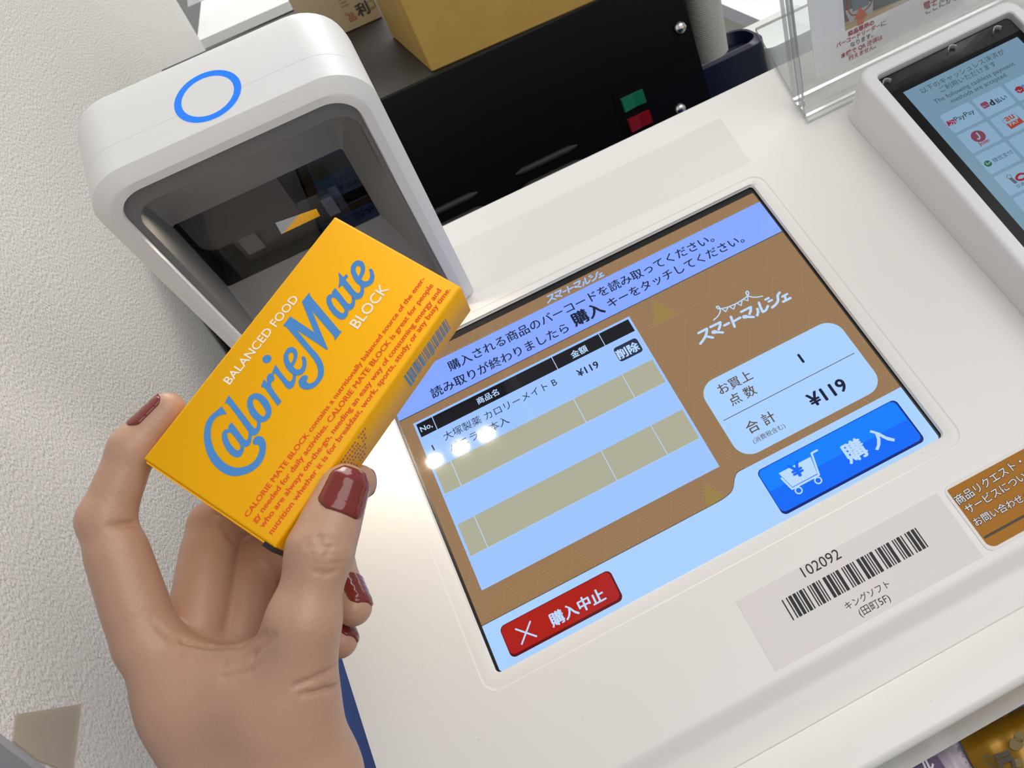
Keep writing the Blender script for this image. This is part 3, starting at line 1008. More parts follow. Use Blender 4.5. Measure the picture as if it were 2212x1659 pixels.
pa, pb_ = zs(805, 350), zs(1600, 5)
ph_b = (pa[1] + pb_[1]) / 2
ph_r = pb_[0] + .004
np_.rect(pa[0], ph_r, ph_b, ph_b + .05, PH0, 1)
np_.quad([(pa[0], ph_b), (ph_r, ph_b), (ph_r, ph_b + .0022), (pa[0], ph_b + .0055)], PH1, 2)
np_.quad([zs(800, 130), zs(1135, 0), zs(1130, 155), zs(860, 275)], PH2, 3)
np_.quad([zs(875, 0), zs(1075, -60), zs(1085, 50), zs(890, 140)], PH3, 4)
np_.line(smooth_path([zs(830, 0), zs(830, 90), zs(880, 175), zs(960, 160), zs(1060, 100), zs(1115, 20), zs(1120, -40)], False, 5), 0.0009, ORG, 5)
ap = [zs(975, 78), zs(1072, 178), zs(1030, 192), zs(1022, 275), zs(950, 305), zs(948, 225), zs(905, 240)]
np_.poly([ap], ORG, 6)
sheet_ob = nb.build('notice_sheet')
tag(sheet_ob, 'white paper notice with red lettering held inside the clear sign holder', 'notice')

# ------------------------------------------------------------------ black machine behind the counter
MY, MZ, MX = 0.300, 1.153, 0.3435
mach = thing('black_machine', 'black metal machine behind the counter with green and red rocker switches', 'machine', (0.1, 0.55, 0))
MBLK = mat('machine_black_paint', (0.004, 0.004, 0.0045, 1), rough=0.4, spec=0.2)
MTOP = mat('machine_dark_top', (0.022, 0.021, 0.018, 1), rough=0.5, spec=0.3)
b = MB()
b.box(G, -0.145, MX, MY, 0.76, 0.0, MZ - .002, MBLK)
b.build('cabinet_body', mach)
b = MB()
b.box(G, -0.145, MX, MY, 0.76, MZ - .002, MZ, MTOP)
b.build('top_plate', mach)
b = MB()
b.box(G, -0.14, 0.3395, MY - .0015, MY - .0002, 0.60, 1.072, MBLK)
b.build('front_panel', mach)
SCREW = mat('polished_steel', (0.75, 0.72, 0.68, 1), rough=0.18, metal=1.0)
for x_, z_ in ((0.333, 1.101), (0.3125, 1.031)):
    q = MB()
    fr = Frame((x_, MY - .0015, z_), (1, 0, 0), (0, 0, 1), (0, -1, 0))
    rg = []
    for a in range(0, 6):
        an = math.radians(a * 17)
        rg.append([fr.w(.0058 * math.cos(an) * math.cos(t * math.pi / 10), .0058 * math.cos(an) * math.sin(t * math.pi / 10), .0045 * math.sin(an)) for t in range(20)])
    q.loft(rg, SCREW, cap1=True)
    q.build('screw', mach)
for name, z_, colr, lb in (('rocker_switch', 1.059, (0.01, 0.17, 0.085, 1), 'green rocker switch'), ('rocker_switch', 1.0385, (0.25, 0.006, 0.008, 1), 'red rocker switch')):
    q = MB()
    m = mat('switch_' + lb.split()[0], colr, rough=0.25, coat=.4)
    yy = MY - .0016
    vs = [(0.2610, yy, z_ - .0066), (0.2835, yy, z_ - .0066), (0.2835, yy, z_ + .0066), (0.2610, yy, z_ + .0066),
          (0.2615, yy - .005, z_ - .006), (0.2725, yy - .0025, z_ - .006), (0.2830, yy - .004, z_ - .006), (0.2830, yy - .004, z_ + .006), (0.2725, yy - .0025, z_ + .006), (0.2615, yy - .005, z_ + .006)]
    q.add(vs, [(4, 5, 8, 9), (5, 6, 7, 8), (0, 1, 6, 5, 4), (3, 9, 8, 7, 2), (0, 4, 9, 3), (1, 2, 7, 6)], m)
    o = q.build(name, mach, recalc=True)
    o['label'] = lb
b = MB()
b.box(G, 0.256, 0.289, MY - .0028, MY - .0016, 1.025, 1.072, MBLK)
b.build('switch_frame', mach)
SLOT = mat('vent_slot_edge', (0.03, 0.03, 0.03, 1), rough=0.5, spec=.3)
for k, (x0, x1) in enumerate(((0.1495, 0.2110), (0.0580, 0.1120))):
    for z_ in (1.0425, 1.0275):
        q = MB()
        rg = []
        for i in range(9):
            t = i / 8
            x_ = x0 + (x1 - x0) * t
            r = .0030 if 0 < i < 8 else .0008
            rg.append([(x_, MY - .0015 - r * max(0, math.sin(a * math.pi / 6)), z_ + r * math.cos(a * math.pi / 6)) for a in range(7)])
        q.loft(rg, SLOT, closed=False)
        q.build('vent_louver', mach)

# gold carton and printed carton on the machine
gold = MB()
GC = mat('gold_carton_paper', srgb(176, 142, 66), rough=0.5, var=0.18, bump=(60, 0.25, 0.003, (1, 1, 1)))
gx, gy = np.array([0.998, -0.052, 0]), np.array([-0.066, 0.998, 0])
gf = Frame((0.1195, 0.3045, MZ + .0003), gx, gy, (0, 0, 1))
def bev_box(fr, w_, d_, h_, r, m):
    q = MB()
    rg = []
    for i, z_ in ((r, 0), (0.0, r), (0.0, h_ - r), (r, h_)):
        rg.append([fr.w(p[0], p[1], z_) for p in rrect(i, w_ - i, i, d_ - i, max(r * .8, .0006), 3)])
    q.loft(rg, m, cap0=True, cap1=True)
    return q
o = soft(bev_box(gf, 0.30, 0.155, 0.16, 0.0012, GC).build('gold_carton'), 30)
tag(o, 'gold coloured cardboard box sitting on the black machine', 'box')
CX0 = on(641, 35, [0, 1, 0], 0.549)[0]
cfr = Frame((CX0, 0.549, MZ + .0003), (1, -0.011, 0), (0.011, 1, 0), (0, 0, 1))
CREAM = mat('cream_carton_paper', srgb(196, 178, 146), rough=0.55, var=0.1)
q = bev_box(cfr, 0.1118 - CX0, 0.10, 0.17, 0.001, CREAM)
cf = Frame(cfr.w(0, -0.0004, 0), (1, -0.011, 0), (0, 0, -1), (0, -1, 0))
pr = Print(cf, 0.0)
pr.mb = q
CINK, CRED = mat('carton_ink', (0.05, 0.05, 0.04, 1), rough=.6), mat('carton_red_print', (0.45, 0.13, 0.08, 1), rough=.6)
CGRY = mat('carton_grey_print', (0.30, 0.25, 0.17, 1), rough=.6)
v, f = glyphs('利', .03)
cxp = cf.px(783, 18)
kq = .014
pr.raw([(cxp[0] + (x_ - .5) * kq, cxp[1] - (y_ - .4) * kq) for x_, y_ in v], f, CINK, 1)
v, f = glyphs('品', .02)
cxp2 = cf.px(760, 36)
pr.raw([(cxp2[0] + (x_ - .5) * .009, cxp2[1] - (y_ - .4) * .009) for x_, y_ in v], f, CRED, 1)
for px_, py_, body in ((752, 22, '。'), (742, 4, '三'), (801, 8, '口'), (800, 20, '一')):
    c = cf.px(px_, py_)
    v, f = glyphs(body, .02)
    pr.raw([(c[0] + (x_ - .5) * .010, c[1] - (y_ - .4) * .010) for x_, y_ in v], f, CGRY, 1)
o = q.build('printed_carton')
soft(o, 30)
tag(o, 'cream carton with printed characters standing behind the gold box', 'box')

# bright appliance far left behind the wall edge
far = thing('white_display_case', 'bright white display case with a grey front far behind the scanner', 'display case', (0.0, 1.5, 0))
FY = 1.36
fz = on(430, 88, [0, 1, 0], FY)
fr_ = on(622, 4, [0, 1, 0], FY)
b = MB()
b.box(G, fz[0] - .004, 0.40, FY, FY + .5, fz[2] - .10, fz[2], mat('bright_white_enamel', (0.88, 0.88, 0.86, 1), rough=.25))
b.v = [(p[0], p[1], p[2] if p[2] > fz[2] - .05 else fz[2] - .016) for p in b.v]
b.build('case_top', far)
b = MB()
b.box(G, fz[0], 0.39, FY + .008, FY + .49, fz[2] - .085, fz[2] - .0165, mat('brushed_grey_metal', (0.45, 0.46, 0.48, 1), rough=.22, metal=.8))
b.build('metal_front', far)
b = MB()
b.box(G, fz[0], 0.39, FY + .006, FY + .49, 0, fz[2] - .0855, mat('royal_blue_panel', (0.03, 0.09, 0.33, 1), rough=.4))
b.build('lower_panel', far)
PLAST = clear_mat('crinkled_plastic', (0.9, 0.93, 0.92, 1), gloss=3.0, rough=0.12, haze=.5, haze_col=(0.85, 0.88, 0.85, 1))
random.seed(4)
q = MB()
c0_ = np.array(on(425, 8, [0, 0, 1], fz[2]))
NX, NY = 14, 9
gv = []
for j in range(NY + 1):
    for i in range(NX + 1):
        ex = min(i, NX - i, j, NY - j)
        z_ = fz[2] + .0006 + (0 if ex == 0 else .018 + .016 * random.random())
        gv.append((c0_[0] - .02 + .20 * i / NX, c0_[1] + .002 + .17 * j / NY + .006 * random.random() * (ex > 0), z_))
q.add(gv, [(j * (NX + 1) + i, j * (NX + 1) + i + 1, (j + 1) * (NX + 1) + i + 1, (j + 1) * (NX + 1) + i) for j in range(NY) for i in range(NX)], PLAST)
o = q.build('plastic_bag')
tag(o, 'crinkled clear plastic bag lying on the white display case', 'bag')

# white ribbed tube beside the machine
tube = MB()
RIB = mat('ribbed_white_plastic', (0.62, 0.61, 0.56, 1), rough=.45)
TY = 0.345
t0, t1 = on(1533, 118, [0, 1, 0], TY), on(1495, -120, [0, 1, 0], TY)
rg = []
NR = 120
for i in range(NR + 1):
    t = i / NR
    c = t0 + (t1 - t0) * t
    r = .0160 + (.0022 if i % 2 else 0)
    rg.append([c + np.array([r * math.cos(a * math.pi / 12), r * math.sin(a * math.pi / 12), 0]) for a in range(24)])
tube.loft(rg, RIB, cap0=True, cap1=True)
o = tube.build('ribbed_tube')
tag(o, 'white finely ribbed tube beside the right edge of the black machine', 'tube')

# dark navy bin behind the counter
BXR = on(1652, 120, [0, 1, 0], 0.42)[0]
nbn = thing('navy_bin', 'dark navy plastic bin behind the counter under the ribbed tube', 'bin', (0.4, 0.43, 0))
b = MB()
bz = on(1600, 88, [0, 1, 0], 0.42)[2]
b.loft([[(p[0], p[1], z_) for p in rrect(0.352 + i, BXR - i, 0.40 + i, 0.46 - i, .02, 5)] for i, z_ in ((.02, 0.0), (.0, bz - .012), (.0, bz - .003), (.003, bz), (.006, bz), (.010, bz - .012))], DNAVY, cap0=True)
soft(b.build('bin_body', nbn), 40)
b = MB()
b.loft([[(p[0], p[1], z_) for p in rrect(0.364, BXR - .012, 0.412, 0.448, .010, 5)] for z_ in (bz - .014, bz - .012)], mat('navy_bin_lid', (0.004, 0.006, 0.02, 1), rough=.22), cap0=True, cap1=True)
soft(b.build('bin_lid', nbn), 40)

# pale block glimpsed through the foot of the sign holder
wb0, wb1 = on(1662, 138, [0, 1, 0], 0.47), on(1722, 60, [0, 1, 0], 0.47)
b = MB()
wbz = on(1690, 92, [0, 1, 0], 0.47)[2]
b.loft([[(p[0], p[1], z_) for p in rrect(wb0[0] + i, wb0[0] + .09 - i, 0.47 + i, 0.56 - i, .012, 5)] for i, z_ in ((0, 0.0), (0, wbz - .006), (.0015, wbz - .001), (.006, wbz))], mat('pale_grey_enamel', (0.62, 0.65, 0.63, 1), rough=.4), cap0=True, cap1=True)
o = soft(b.build('pedestal_block'), 35)
tag(o, 'pale grey rounded block seen through the clear foot of the sign holder', 'block')

# white table far right
tb = thing('white_table', 'white table in the background seen above the clear sign holder foot', 'table', (1.3, 1.4, 0))
e1, e2 = on(1560, 3, [0, 0, 1], .75), on(1645, 52, [0, 0, 1], .75)
TXE = (e1[0] + e2[0]) / 2
b = MB()
TBW = mat('white_laminate', (0.78, 0.79, 0.80, 1), rough=.4)
rr_t = rrect(TXE, TXE + 1.2, 0.70, 2.2, .02, 4)
b.loft([[(p[0], p[1], z_) for p in rr_t] for z_ in (.722, .75)], TBW, cap0=True, cap1=True)
soft(b.build('tabletop', tb), 30)
for lx in (TXE + .06, TXE + 1.1):
    for ly in (0.78, 2.1):
        q = MB()
        q.box(G, lx, lx + .04, ly, ly + .04, 0, .7215, TBW)
        q.build('leg', tb)

# ------------------------------------------------------------------ snack pouches under the front ledge
def pouch(name, corners, h, thick, m, label, cat, group=None):
    """sealed pouch: quilted front and back sheet between four corners"""
    q = MB()
    N1, N2 = 18, 14
    c = [np.array(P(x, y, h)) for x, y in corners]
    top, bot = [], []
    rnd = random.Random(len(label))
    ph = [rnd.random() * 6 for _ in range(4)]
    for j in range(N2 + 1):
        for i in range(N1 + 1):
            s_, t_ = i / N1, j / N2
            p = c[0] * (1 - s_) * (1 - t_) + c[1] * s_ * (1 - t_) + c[2] * s_ * t_ + c[3] * (1 - s_) * t_
            e = min(s_, 1 - s_, .5) * 2
            g = min(t_, 1 - t_, .5) * 2
            z_ = thick * (min(1, e * 2.5) * min(1, g * 3.5)) ** .6
            wob = .0012 * math.sin(9 * s_ + ph[0] + 4 * t_) * min(1, 4 * e * g) + .0006 * math.sin(40 * s_ + ph[1])
            top.append(PANEL.w(p[0], p[1], h + z_ + wob))
            bot.append(PANEL.w(p[0], p[1], h - z_ * .6))
    fs = [(j * (N1 + 1) + i, j * (N1 + 1) + i + 1, (j + 1) * (N1 + 1) + i + 1, (j + 1) * (N1 + 1) + i) for j in range(N2) for i in range(N1)]
    q.add(top, fs, m, True)
    q.add(bot, [f_[::-1] for f_ in fs], m, True)
    o = thing(name, label, cat, PANEL.w(*((c[0] + c[2]) / 2), h), group)
    return q, o, c


def place_text(q, fr_pts, h, body, a, e, m, bold=.02):
    p = Print(PANEL, h)
    p.mb = q
    p.text(body, P(*a, h), P(*e, h), m, 1, bold=bold)


HG = -0.034
FOIL = mat('gold_foil', srgb(150, 108, 6), rough=.28, spec=.6, metal=.45)
FDARK = mat('foil_dark_print', (0.03, 0.022, 0.012, 1), rough=.5)
q, o, c = pouch('snack_pouch', ((2071, 1598), (2330, 1462), (2440, 1640), (2178, 1800)), HG - .002, 0.006, FOIL, 'glossy gold snack pouch with dark lettering under the front ledge', 'snack', 'snack pouches under the ledge')
q.build('pouch_film', o)
q = MB()
place_text(q, c, HG + .0054, 'D', (2128, 1629), (2124, 1647), FDARK, .0)
place_text(q, c, HG + .0054, 'A', (2138, 1648), (2134, 1664), FDARK, .0)
place_text(q, c, HG + .0054, 'ID', (2150, 1632), (2170, 1676), FDARK, .05)
pr = Print(PANEL, HG + .0054)
pr.mb = q
for cx, cy, r in ((2196, 1607, .0026), (2204, 1592, .0022), (2199, 1648, .0018)):
    cc = P(cx, cy, HG + .0054)
    pr.poly([[(cc[0] + r * 1.3 * math.cos(t * .4), cc[1] + r * math.sin(t * .4)) for t in range(16)]], mat('foil_olive_print', (0.16, 0.11, 0.012, 1), rough=.5), 0)
q.build('printed_lettering', o)
FWH = mat('pale_mauve_film', (0.52, 0.45, 0.52, 1), rough=.35)
FPU = mat('purple_print', (0.055, 0.008, 0.10, 1), rough=.4)
q, o, c = pouch('snack_pouch', ((1938, 1676), (2066, 1598), (2180, 1776), (2050, 1850)), HG - .004, 0.004, FWH, 'pale mauve snack pouch with a purple corner left of the gold pouch', 'snack', 'snack pouches under the ledge')
q.build('pouch_film', o)
q = MB()
pr = Print(PANEL, HG + .0022)
pr.mb = q
pr.quad([P(1972, 1662, HG), P(2022, 1632, HG), P(2060, 1690, HG), P(2000, 1722, HG)], FPU, 0)
hh_ = HG + .0022
v, f = glyphs('ル', .04)
cc = P(2000, 1652, HG)
pr.raw([(cc[0] + (x_ * .92 + y_ * .1 - .5) * .0065, cc[1] - (y_ - x_ * .1 - .4) * .0065) for x_, y_ in v], f, mat('pouch_white_ink', (.7, .68, .72, 1), rough=.5), 2)
for k, ch in enumerate('用食、にほ'):
    v, f = glyphs(ch, .01)
    cc = P(2070 + k * 8.6, 1619 + k * 11.2, HG)
    pr.raw([(cc[0] + (-(y_ - .4)) * -.0027 * .5 + (x_ - .5) * .0026, cc[1] - (y_ - .4) * .0026) for x_, y_ in v], f, FDARK, 1)
q.build('printed_lettering', o)

# ------------------------------------------------------------------ the yellow food carton
def quadpose(pts):
    A_ = []
    for (u, v_), (x_, y_) in zip([(0, 0), (1, 0), (1, 1), (0, 1)], pts):
        a_, b_ = (x_ - PPX) / F_PX, (y_ - PPY) / F_PX
        A_.append([u, v_, 1, 0, 0, 0, -a_ * u, -a_ * v_, -a_])
        A_.append([0, 0, 0, u, v_, 1, -b_ * u, -b_ * v_, -b_])
    h_ = np.linalg.svd(np.array(A_))[2][-1].reshape(3, 3)
    a_, b_, t_ = h_.T
    if t_[2] < 0:
        a_, b_, t_ = -a_, -b_, -t_
    return a_, b_, t_


BL_, BW_, BT_ = 0.103, 0.0555, 0.0205
ba, bb, bt = quadpose([(309, 990), (722.7, 467), (997, 619), (594, 1182)])
bs = BL_ / np.linalg.norm(ba)
bau = RW.T @ (ba / np.linalg.norm(ba))
bbu = RW.T @ (bb / np.linalg.norm(bb))
bbu = bbu - bau * (bau @ bbu)
bbu /= np.linalg.norm(bbu)
bno = -np.cross(bau, bbu)
if bno @ (CAM - (CAM + RW.T @ bt * bs)) < 0:
    bno = -bno
BOX = Frame(CAM + RW.T @ bt * bs, bau, bbu, bno)          # u along the lettering, v down, n out of the front
YEL = mat('carton_yellow', srgb(253, 182, 2), rough=.45, spec=.2)
BLUEI, REDI, WHTI, PINKI = mat('carton_blue_ink', srgb(72, 140, 208), rough=.5), mat('carton_red_ink', srgb(236, 82, 8), rough=.5), mat('carton_white_ink', srgb(250, 244, 232), rough=.5), mat('carton_pink_ink', srgb(176, 84, 120), rough=.5)
carton = thing('food_carton', 'yellow food carton with blue script lettering held in the hand', 'box', BOX.w(BL_ / 2, BW_ / 2, -BT_ / 2))
q = MB()
R_ = .0006
rg = []
for i, h_ in ((R_, 0.0), (.0, -R_), (.0, -BT_ + R_), (R_, -BT_)):
    rg.append([BOX.w(p[0], p[1], h_) for p in rrect(i, BL_ - i, i, BW_ - i, .0005, 3)])
q.loft(rg, YEL, cap0=True, cap1=True)
soft(q.build('carton', carton), 50)
fp_ = Print(BOX, 0.00006)
bx = lambda x, y: BOX.px(x, y)
Z7 = lambda x, y: bx(600 + x * .12054, 560 + y * .12054)
Z8 = lambda x, y: bx(420 + x * .16278, 780 + y * .16278)
Z9 = lambda x, y: bx(600 + x * .09643, 700 + y * .09643)


def cs(z, pts):
    return [tuple(z(p[0], p[1])) + ((1,) if len(p) > 2 else ()) for p in pts]


def letter(outer, *holes):
    fp_.poly([smooth_path(outer, True, 5)] + [smooth_path(h_, True, 5) for h_ in holes], BLUEI, 1)


C_ = 1
letter(cs(Z8, [(360, 598, 1), (432, 707, 1), (350, 718), (278, 765), (232, 845), (216, 940), (224, 1050), (262, 1170), (332, 1280), (430, 1370), (540, 1412), (640, 1408), (740, 1370), (815, 1300), (858, 1205), (862, 1145), (835, 1108), (800, 1112), (778, 1085), (784, 1040), (815, 1003), (860, 996), (910, 1015), (945, 1080), (950, 1160), (930, 1265), (878, 1365), (800, 1440), (700, 1495), (590, 1524), (500, 1525), (400, 1492), (290, 1412), (205, 1300), (152, 1170), (128, 1040), (131, 920), (160, 810), (220, 720), (305, 650)]))
letter(cs(Z8, [(492, 812, 1), (585, 930), (638, 1005), (668, 1040), (692, 1048), (712, 1025), (720, 985, 1), (762, 990, 1), (754, 1060), (735, 1110), (702, 1138), (662, 1138, 1), (655, 1190), (625, 1250), (580, 1279), (530, 1272), (460, 1220), (400, 1130), (366, 1030), (370, 960), (400, 915), (455, 903, 1), (447, 875, 1), (460, 855, 1)]),
       cs(Z8, [(440, 1010), (436, 970), (455, 950), (485, 957), (530, 1005), (580, 1070), (608, 1120), (606, 1165), (585, 1184), (550, 1176), (500, 1125), (462, 1065)]))
letter(cs(Z8, [(455, 453, 1), (600, 640), (740, 825), (780, 876), (802, 895), (825, 875), (832, 830), (828, 790, 1), (880, 812, 1), (875, 880), (855, 940), (815, 980), (760, 992, 1), (720, 987, 1), (717, 940, 1), (600, 775), (500, 640), (455, 583), (430, 565), (400, 562, 1)]))
letter(cs(Z8, [(830, 427), (900, 450), (970, 520), (1015, 610), (1023, 690), (990, 762), (940, 802), (880, 813), (825, 793), (770, 745), (720, 660), (700, 570), (715, 490), (765, 442)]),
       cs(Z8, [(812, 503), (850, 525), (900, 588), (940, 655), (945, 700), (922, 732), (888, 724), (835, 675), (788, 602), (773, 545), (785, 512)]))
letter(cs(Z8, [(923, 243, 1), (970, 293, 1), (960, 235), (978, 183), (1015, 163), (1045, 183), (1062, 225), (1050, 262), (1022, 285), (1020, 330), (1050, 388), (1100, 460), (1157, 535, 1), (1107, 597, 1), (1020, 480), (955, 390), (920, 353), (880, 343, 1)]))
letter(cs(Z8, [(1075, 45, 1), (1150, 150), (1210, 225), (1243, 260), (1272, 272), (1295, 250), (1305, 205), (1303, 172, 1), (1350, 190, 1), (1345, 250), (1325, 320), (1290, 362), (1255, 371), (1215, 345), (1160, 270), (1100, 195), (1070, 168), (1045, 178, 1), (1028, 160, 1)]))
fp_.disc(bx(576.7, 775.6), 0.00152, BLUEI, 1, 28)
letter(cs(Z9, [(310, 515), (390, 545), (440, 630), (440, 740), (400, 850), (348, 950, 1), (390, 998), (450, 1020), (510, 1000), (548, 930), (553, 850), (538, 755), (556, 725), (600, 730), (635, 800), (645, 920), (620, 1020), (560, 1112), (490, 1147), (405, 1157, 1), (335, 1130, 1), (240, 1050), (165, 930), (128, 790), (150, 660), (220, 550)]),
       cs(Z9, [(312, 637), (350, 675), (350, 780), (295, 887, 1), (250, 800), (238, 715), (260, 660)]))
letter([tuple(Z7(*p[:2])) + tuple(p[2:]) for p in ((95, 1190, 1), (225, 1025, 1), (655, 1312, 1), (432, 765, 1), (570, 593, 1), (577, 640), (610, 690, 1), (1100, 1270, 1), (1125, 1291), (1158, 1280, 1), (1030, 1453, 1), (1015, 1440, 1), (1015, 1395, 1), (617, 928, 1), (900, 1612, 1), (885, 1630, 1), (345, 1270, 1))] +
       cs(Z9, [(600, 345), (760, 532), (900, 690), (985, 828), (1030, 960), (1036, 1080), (1010, 1190), (950, 1290), (860, 1390), (750, 1453), (640, 1470), (550, 1447), (490, 1390), (468, 1320), (480, 1250), (530, 1182), (590, 1151), (640, 1151), (675, 1180), (680, 1215), (645, 1265), (655, 1300), (700, 1332), (760, 1322), (830, 1278), (880, 1200), (902, 1100), (895, 1000), (870, 910), (800, 790), (650, 602), (500, 430), (330, 230), (195, 70, 1), (150, 55)]))
letter(cs(Z7, [(1030, 513, 1), (1150, 660), (1245, 778), (1285, 800), (1315, 785), (1330, 740), (1325, 670, 1), (1390, 722, 1), (1385, 800), (1350, 880), (1310, 910), (1268, 914, 1), (1260, 980), (1225, 1045), (1170, 1079), (1100, 1070), (1010, 1000), (930, 900), (880, 790), (872, 720), (900, 650), (975, 620, 1), (972, 588, 1)]),
       cs(Z7, [(965, 745), (965, 702), (1000, 687), (1050, 715), (1120, 800), (1183, 880), (1200, 930), (1165, 968), (1110, 945), (1040, 880), (985, 802)]))
letter(cs(Z7, [(1090, 230, 1), (1175, 322, 1), (1228, 266, 1), (1265, 308, 1), (1220, 372, 1), (1300, 470), (1388, 580), (1435, 608), (1470, 590), (1485, 540), (1482, 483, 1), (1547, 508, 1), (1545, 600), (1510, 680), (1450, 718), (1388, 723, 1), (1330, 718, 1), (1330, 675, 1), (1240, 570), (1153, 465, 1), (1105, 511, 1), (1085, 508, 1), (1098, 430), (1102, 350), (1093, 285)]))
letter(cs(Z7, [(1455, 22), (1520, 45), (1560, 110), (1565, 190), (1540, 280), (1497, 355, 1), (1530, 387), (1575, 399), (1625, 380), (1655, 310), (1652, 240), (1635, 192), (1657, 170), (1690, 180), (1720, 240), (1735, 310), (1715, 400), (1660, 465), (1600, 495), (1547, 508), (1482, 480), (1400, 410), (1340, 310), (1310, 220), (1315, 130), (1350, 70), (1400, 32)]),
       cs(Z7, [(1450, 117), (1485, 150), (1485, 220), (1448, 310, 1), (1415, 250), (1397, 190), (1410, 140)]))
fp_.text('BALANCED FOOD', bx(496.8, 831.5), bx(646, 646), WHTI, 1, bold=.012)
fp_.text('BLOCK', bx(773, 711), bx(841, 624), WHTI, 1, bold=.012)
PARA = [('CALORIE MATE BLOCK contains a nutritionally balanced source of the ener-', (536, 1118), (919, 603)),
        ('gy needed for daily activities. CALORIE MATE BLOCK is great for people', (552, 1130), (937, 617)),
        ('who are always on-the-go, needing an easy way of consuming energy and', (569, 1141), (954, 628)),
        ('nutrition whether it is for breakfast, work, sports, study, or any busy time.', (588, 1155), (974, 626))]
for body, a_, e_ in PARA:
    fp_.text(body, bx(*a_), bx(*e_), REDI, 1, bold=.022, hs=.84)
# right hand long side: barcode and small print
SIDE = Frame(BOX.w(0, BW_, 0), bau, -bno, bbu)            # v runs away from the front face
sd = Print(SIDE, 0.00006)
sd.mb = fp_.mb
rnd = random.Random(11)
sb0, sb1 = SIDE.px(890, 838)[0], SIDE.px(975, 712)[0]
sv0, sv1 = .0045, .0140
uu = sb0
first = True
k_ = 0
while uu < sb1:
    w_ = rnd.choice((.00030, .00030, .00060, .00090))
    long_ = k_ in (0, 1, 14, 15, 28, 29)
    sd.rect(uu, min(uu + w_, sb1), sv0, sv1 + (.001 if long_ else 0), BLUEI, 1)
    uu += w_ + rnd.choice((.00030, .00030, .00060))
    k_ += 1
for row in range(6):
    uu = BL_ * .27
    while uu < BL_ * (.44 - .01 * row):
        w_ = rnd.uniform(.0004, .0012)
        if rnd.random() < .8:
            v0_ = .0030 + row * .0026
            sd.rect(uu, uu + w_, v0_, v0_ + .0004, PINKI, 1)
            sd.rect(uu + w_ * .4, uu + w_ * .4 + .0003, v0_ - .0005, v0_ + .0010, PINKI, 1)
            if rnd.random() < .5:
                sd.rect(uu, uu + w_ * .8, v0_ + .0007, v0_ + .0010, PINKI, 1)
        uu += w_ + .0004
for i in range(7):
    sd.rect(BL_ * .03 + i * .0016, BL_ * .03 + i * .0016 + .0009, .004 + (i % 2) * .0012, .0046 + (i % 2) * .0012, REDI, 1)
fp_.mb.build('printed_lettering', carton)
# end flap slightly open at the near end
q = MB()
q.box(BOX, -0.0007, -0.0001, .0012, BW_ - .0016, -BT_ + .0012, -0.0010, YEL)
q.build('end_flap', carton, recalc=True)
q = MB()
q.box(BOX, -0.0016, -0.0001, BW_ - .0042, BW_ - .0004, -BT_ + .0016, -0.0006, BLACK)  # solid black block paints the shade inside the open end
q.build('end_gap_shade', carton, recalc=True)['label'] = 'black block as the shade in the gap beside the end flap'

# ------------------------------------------------------------------ the hand: one continuous skin grown from tapered limbs
VOX = 0.0007
HP = {}


def KP(x, y, z):
    return K(x, y, z)


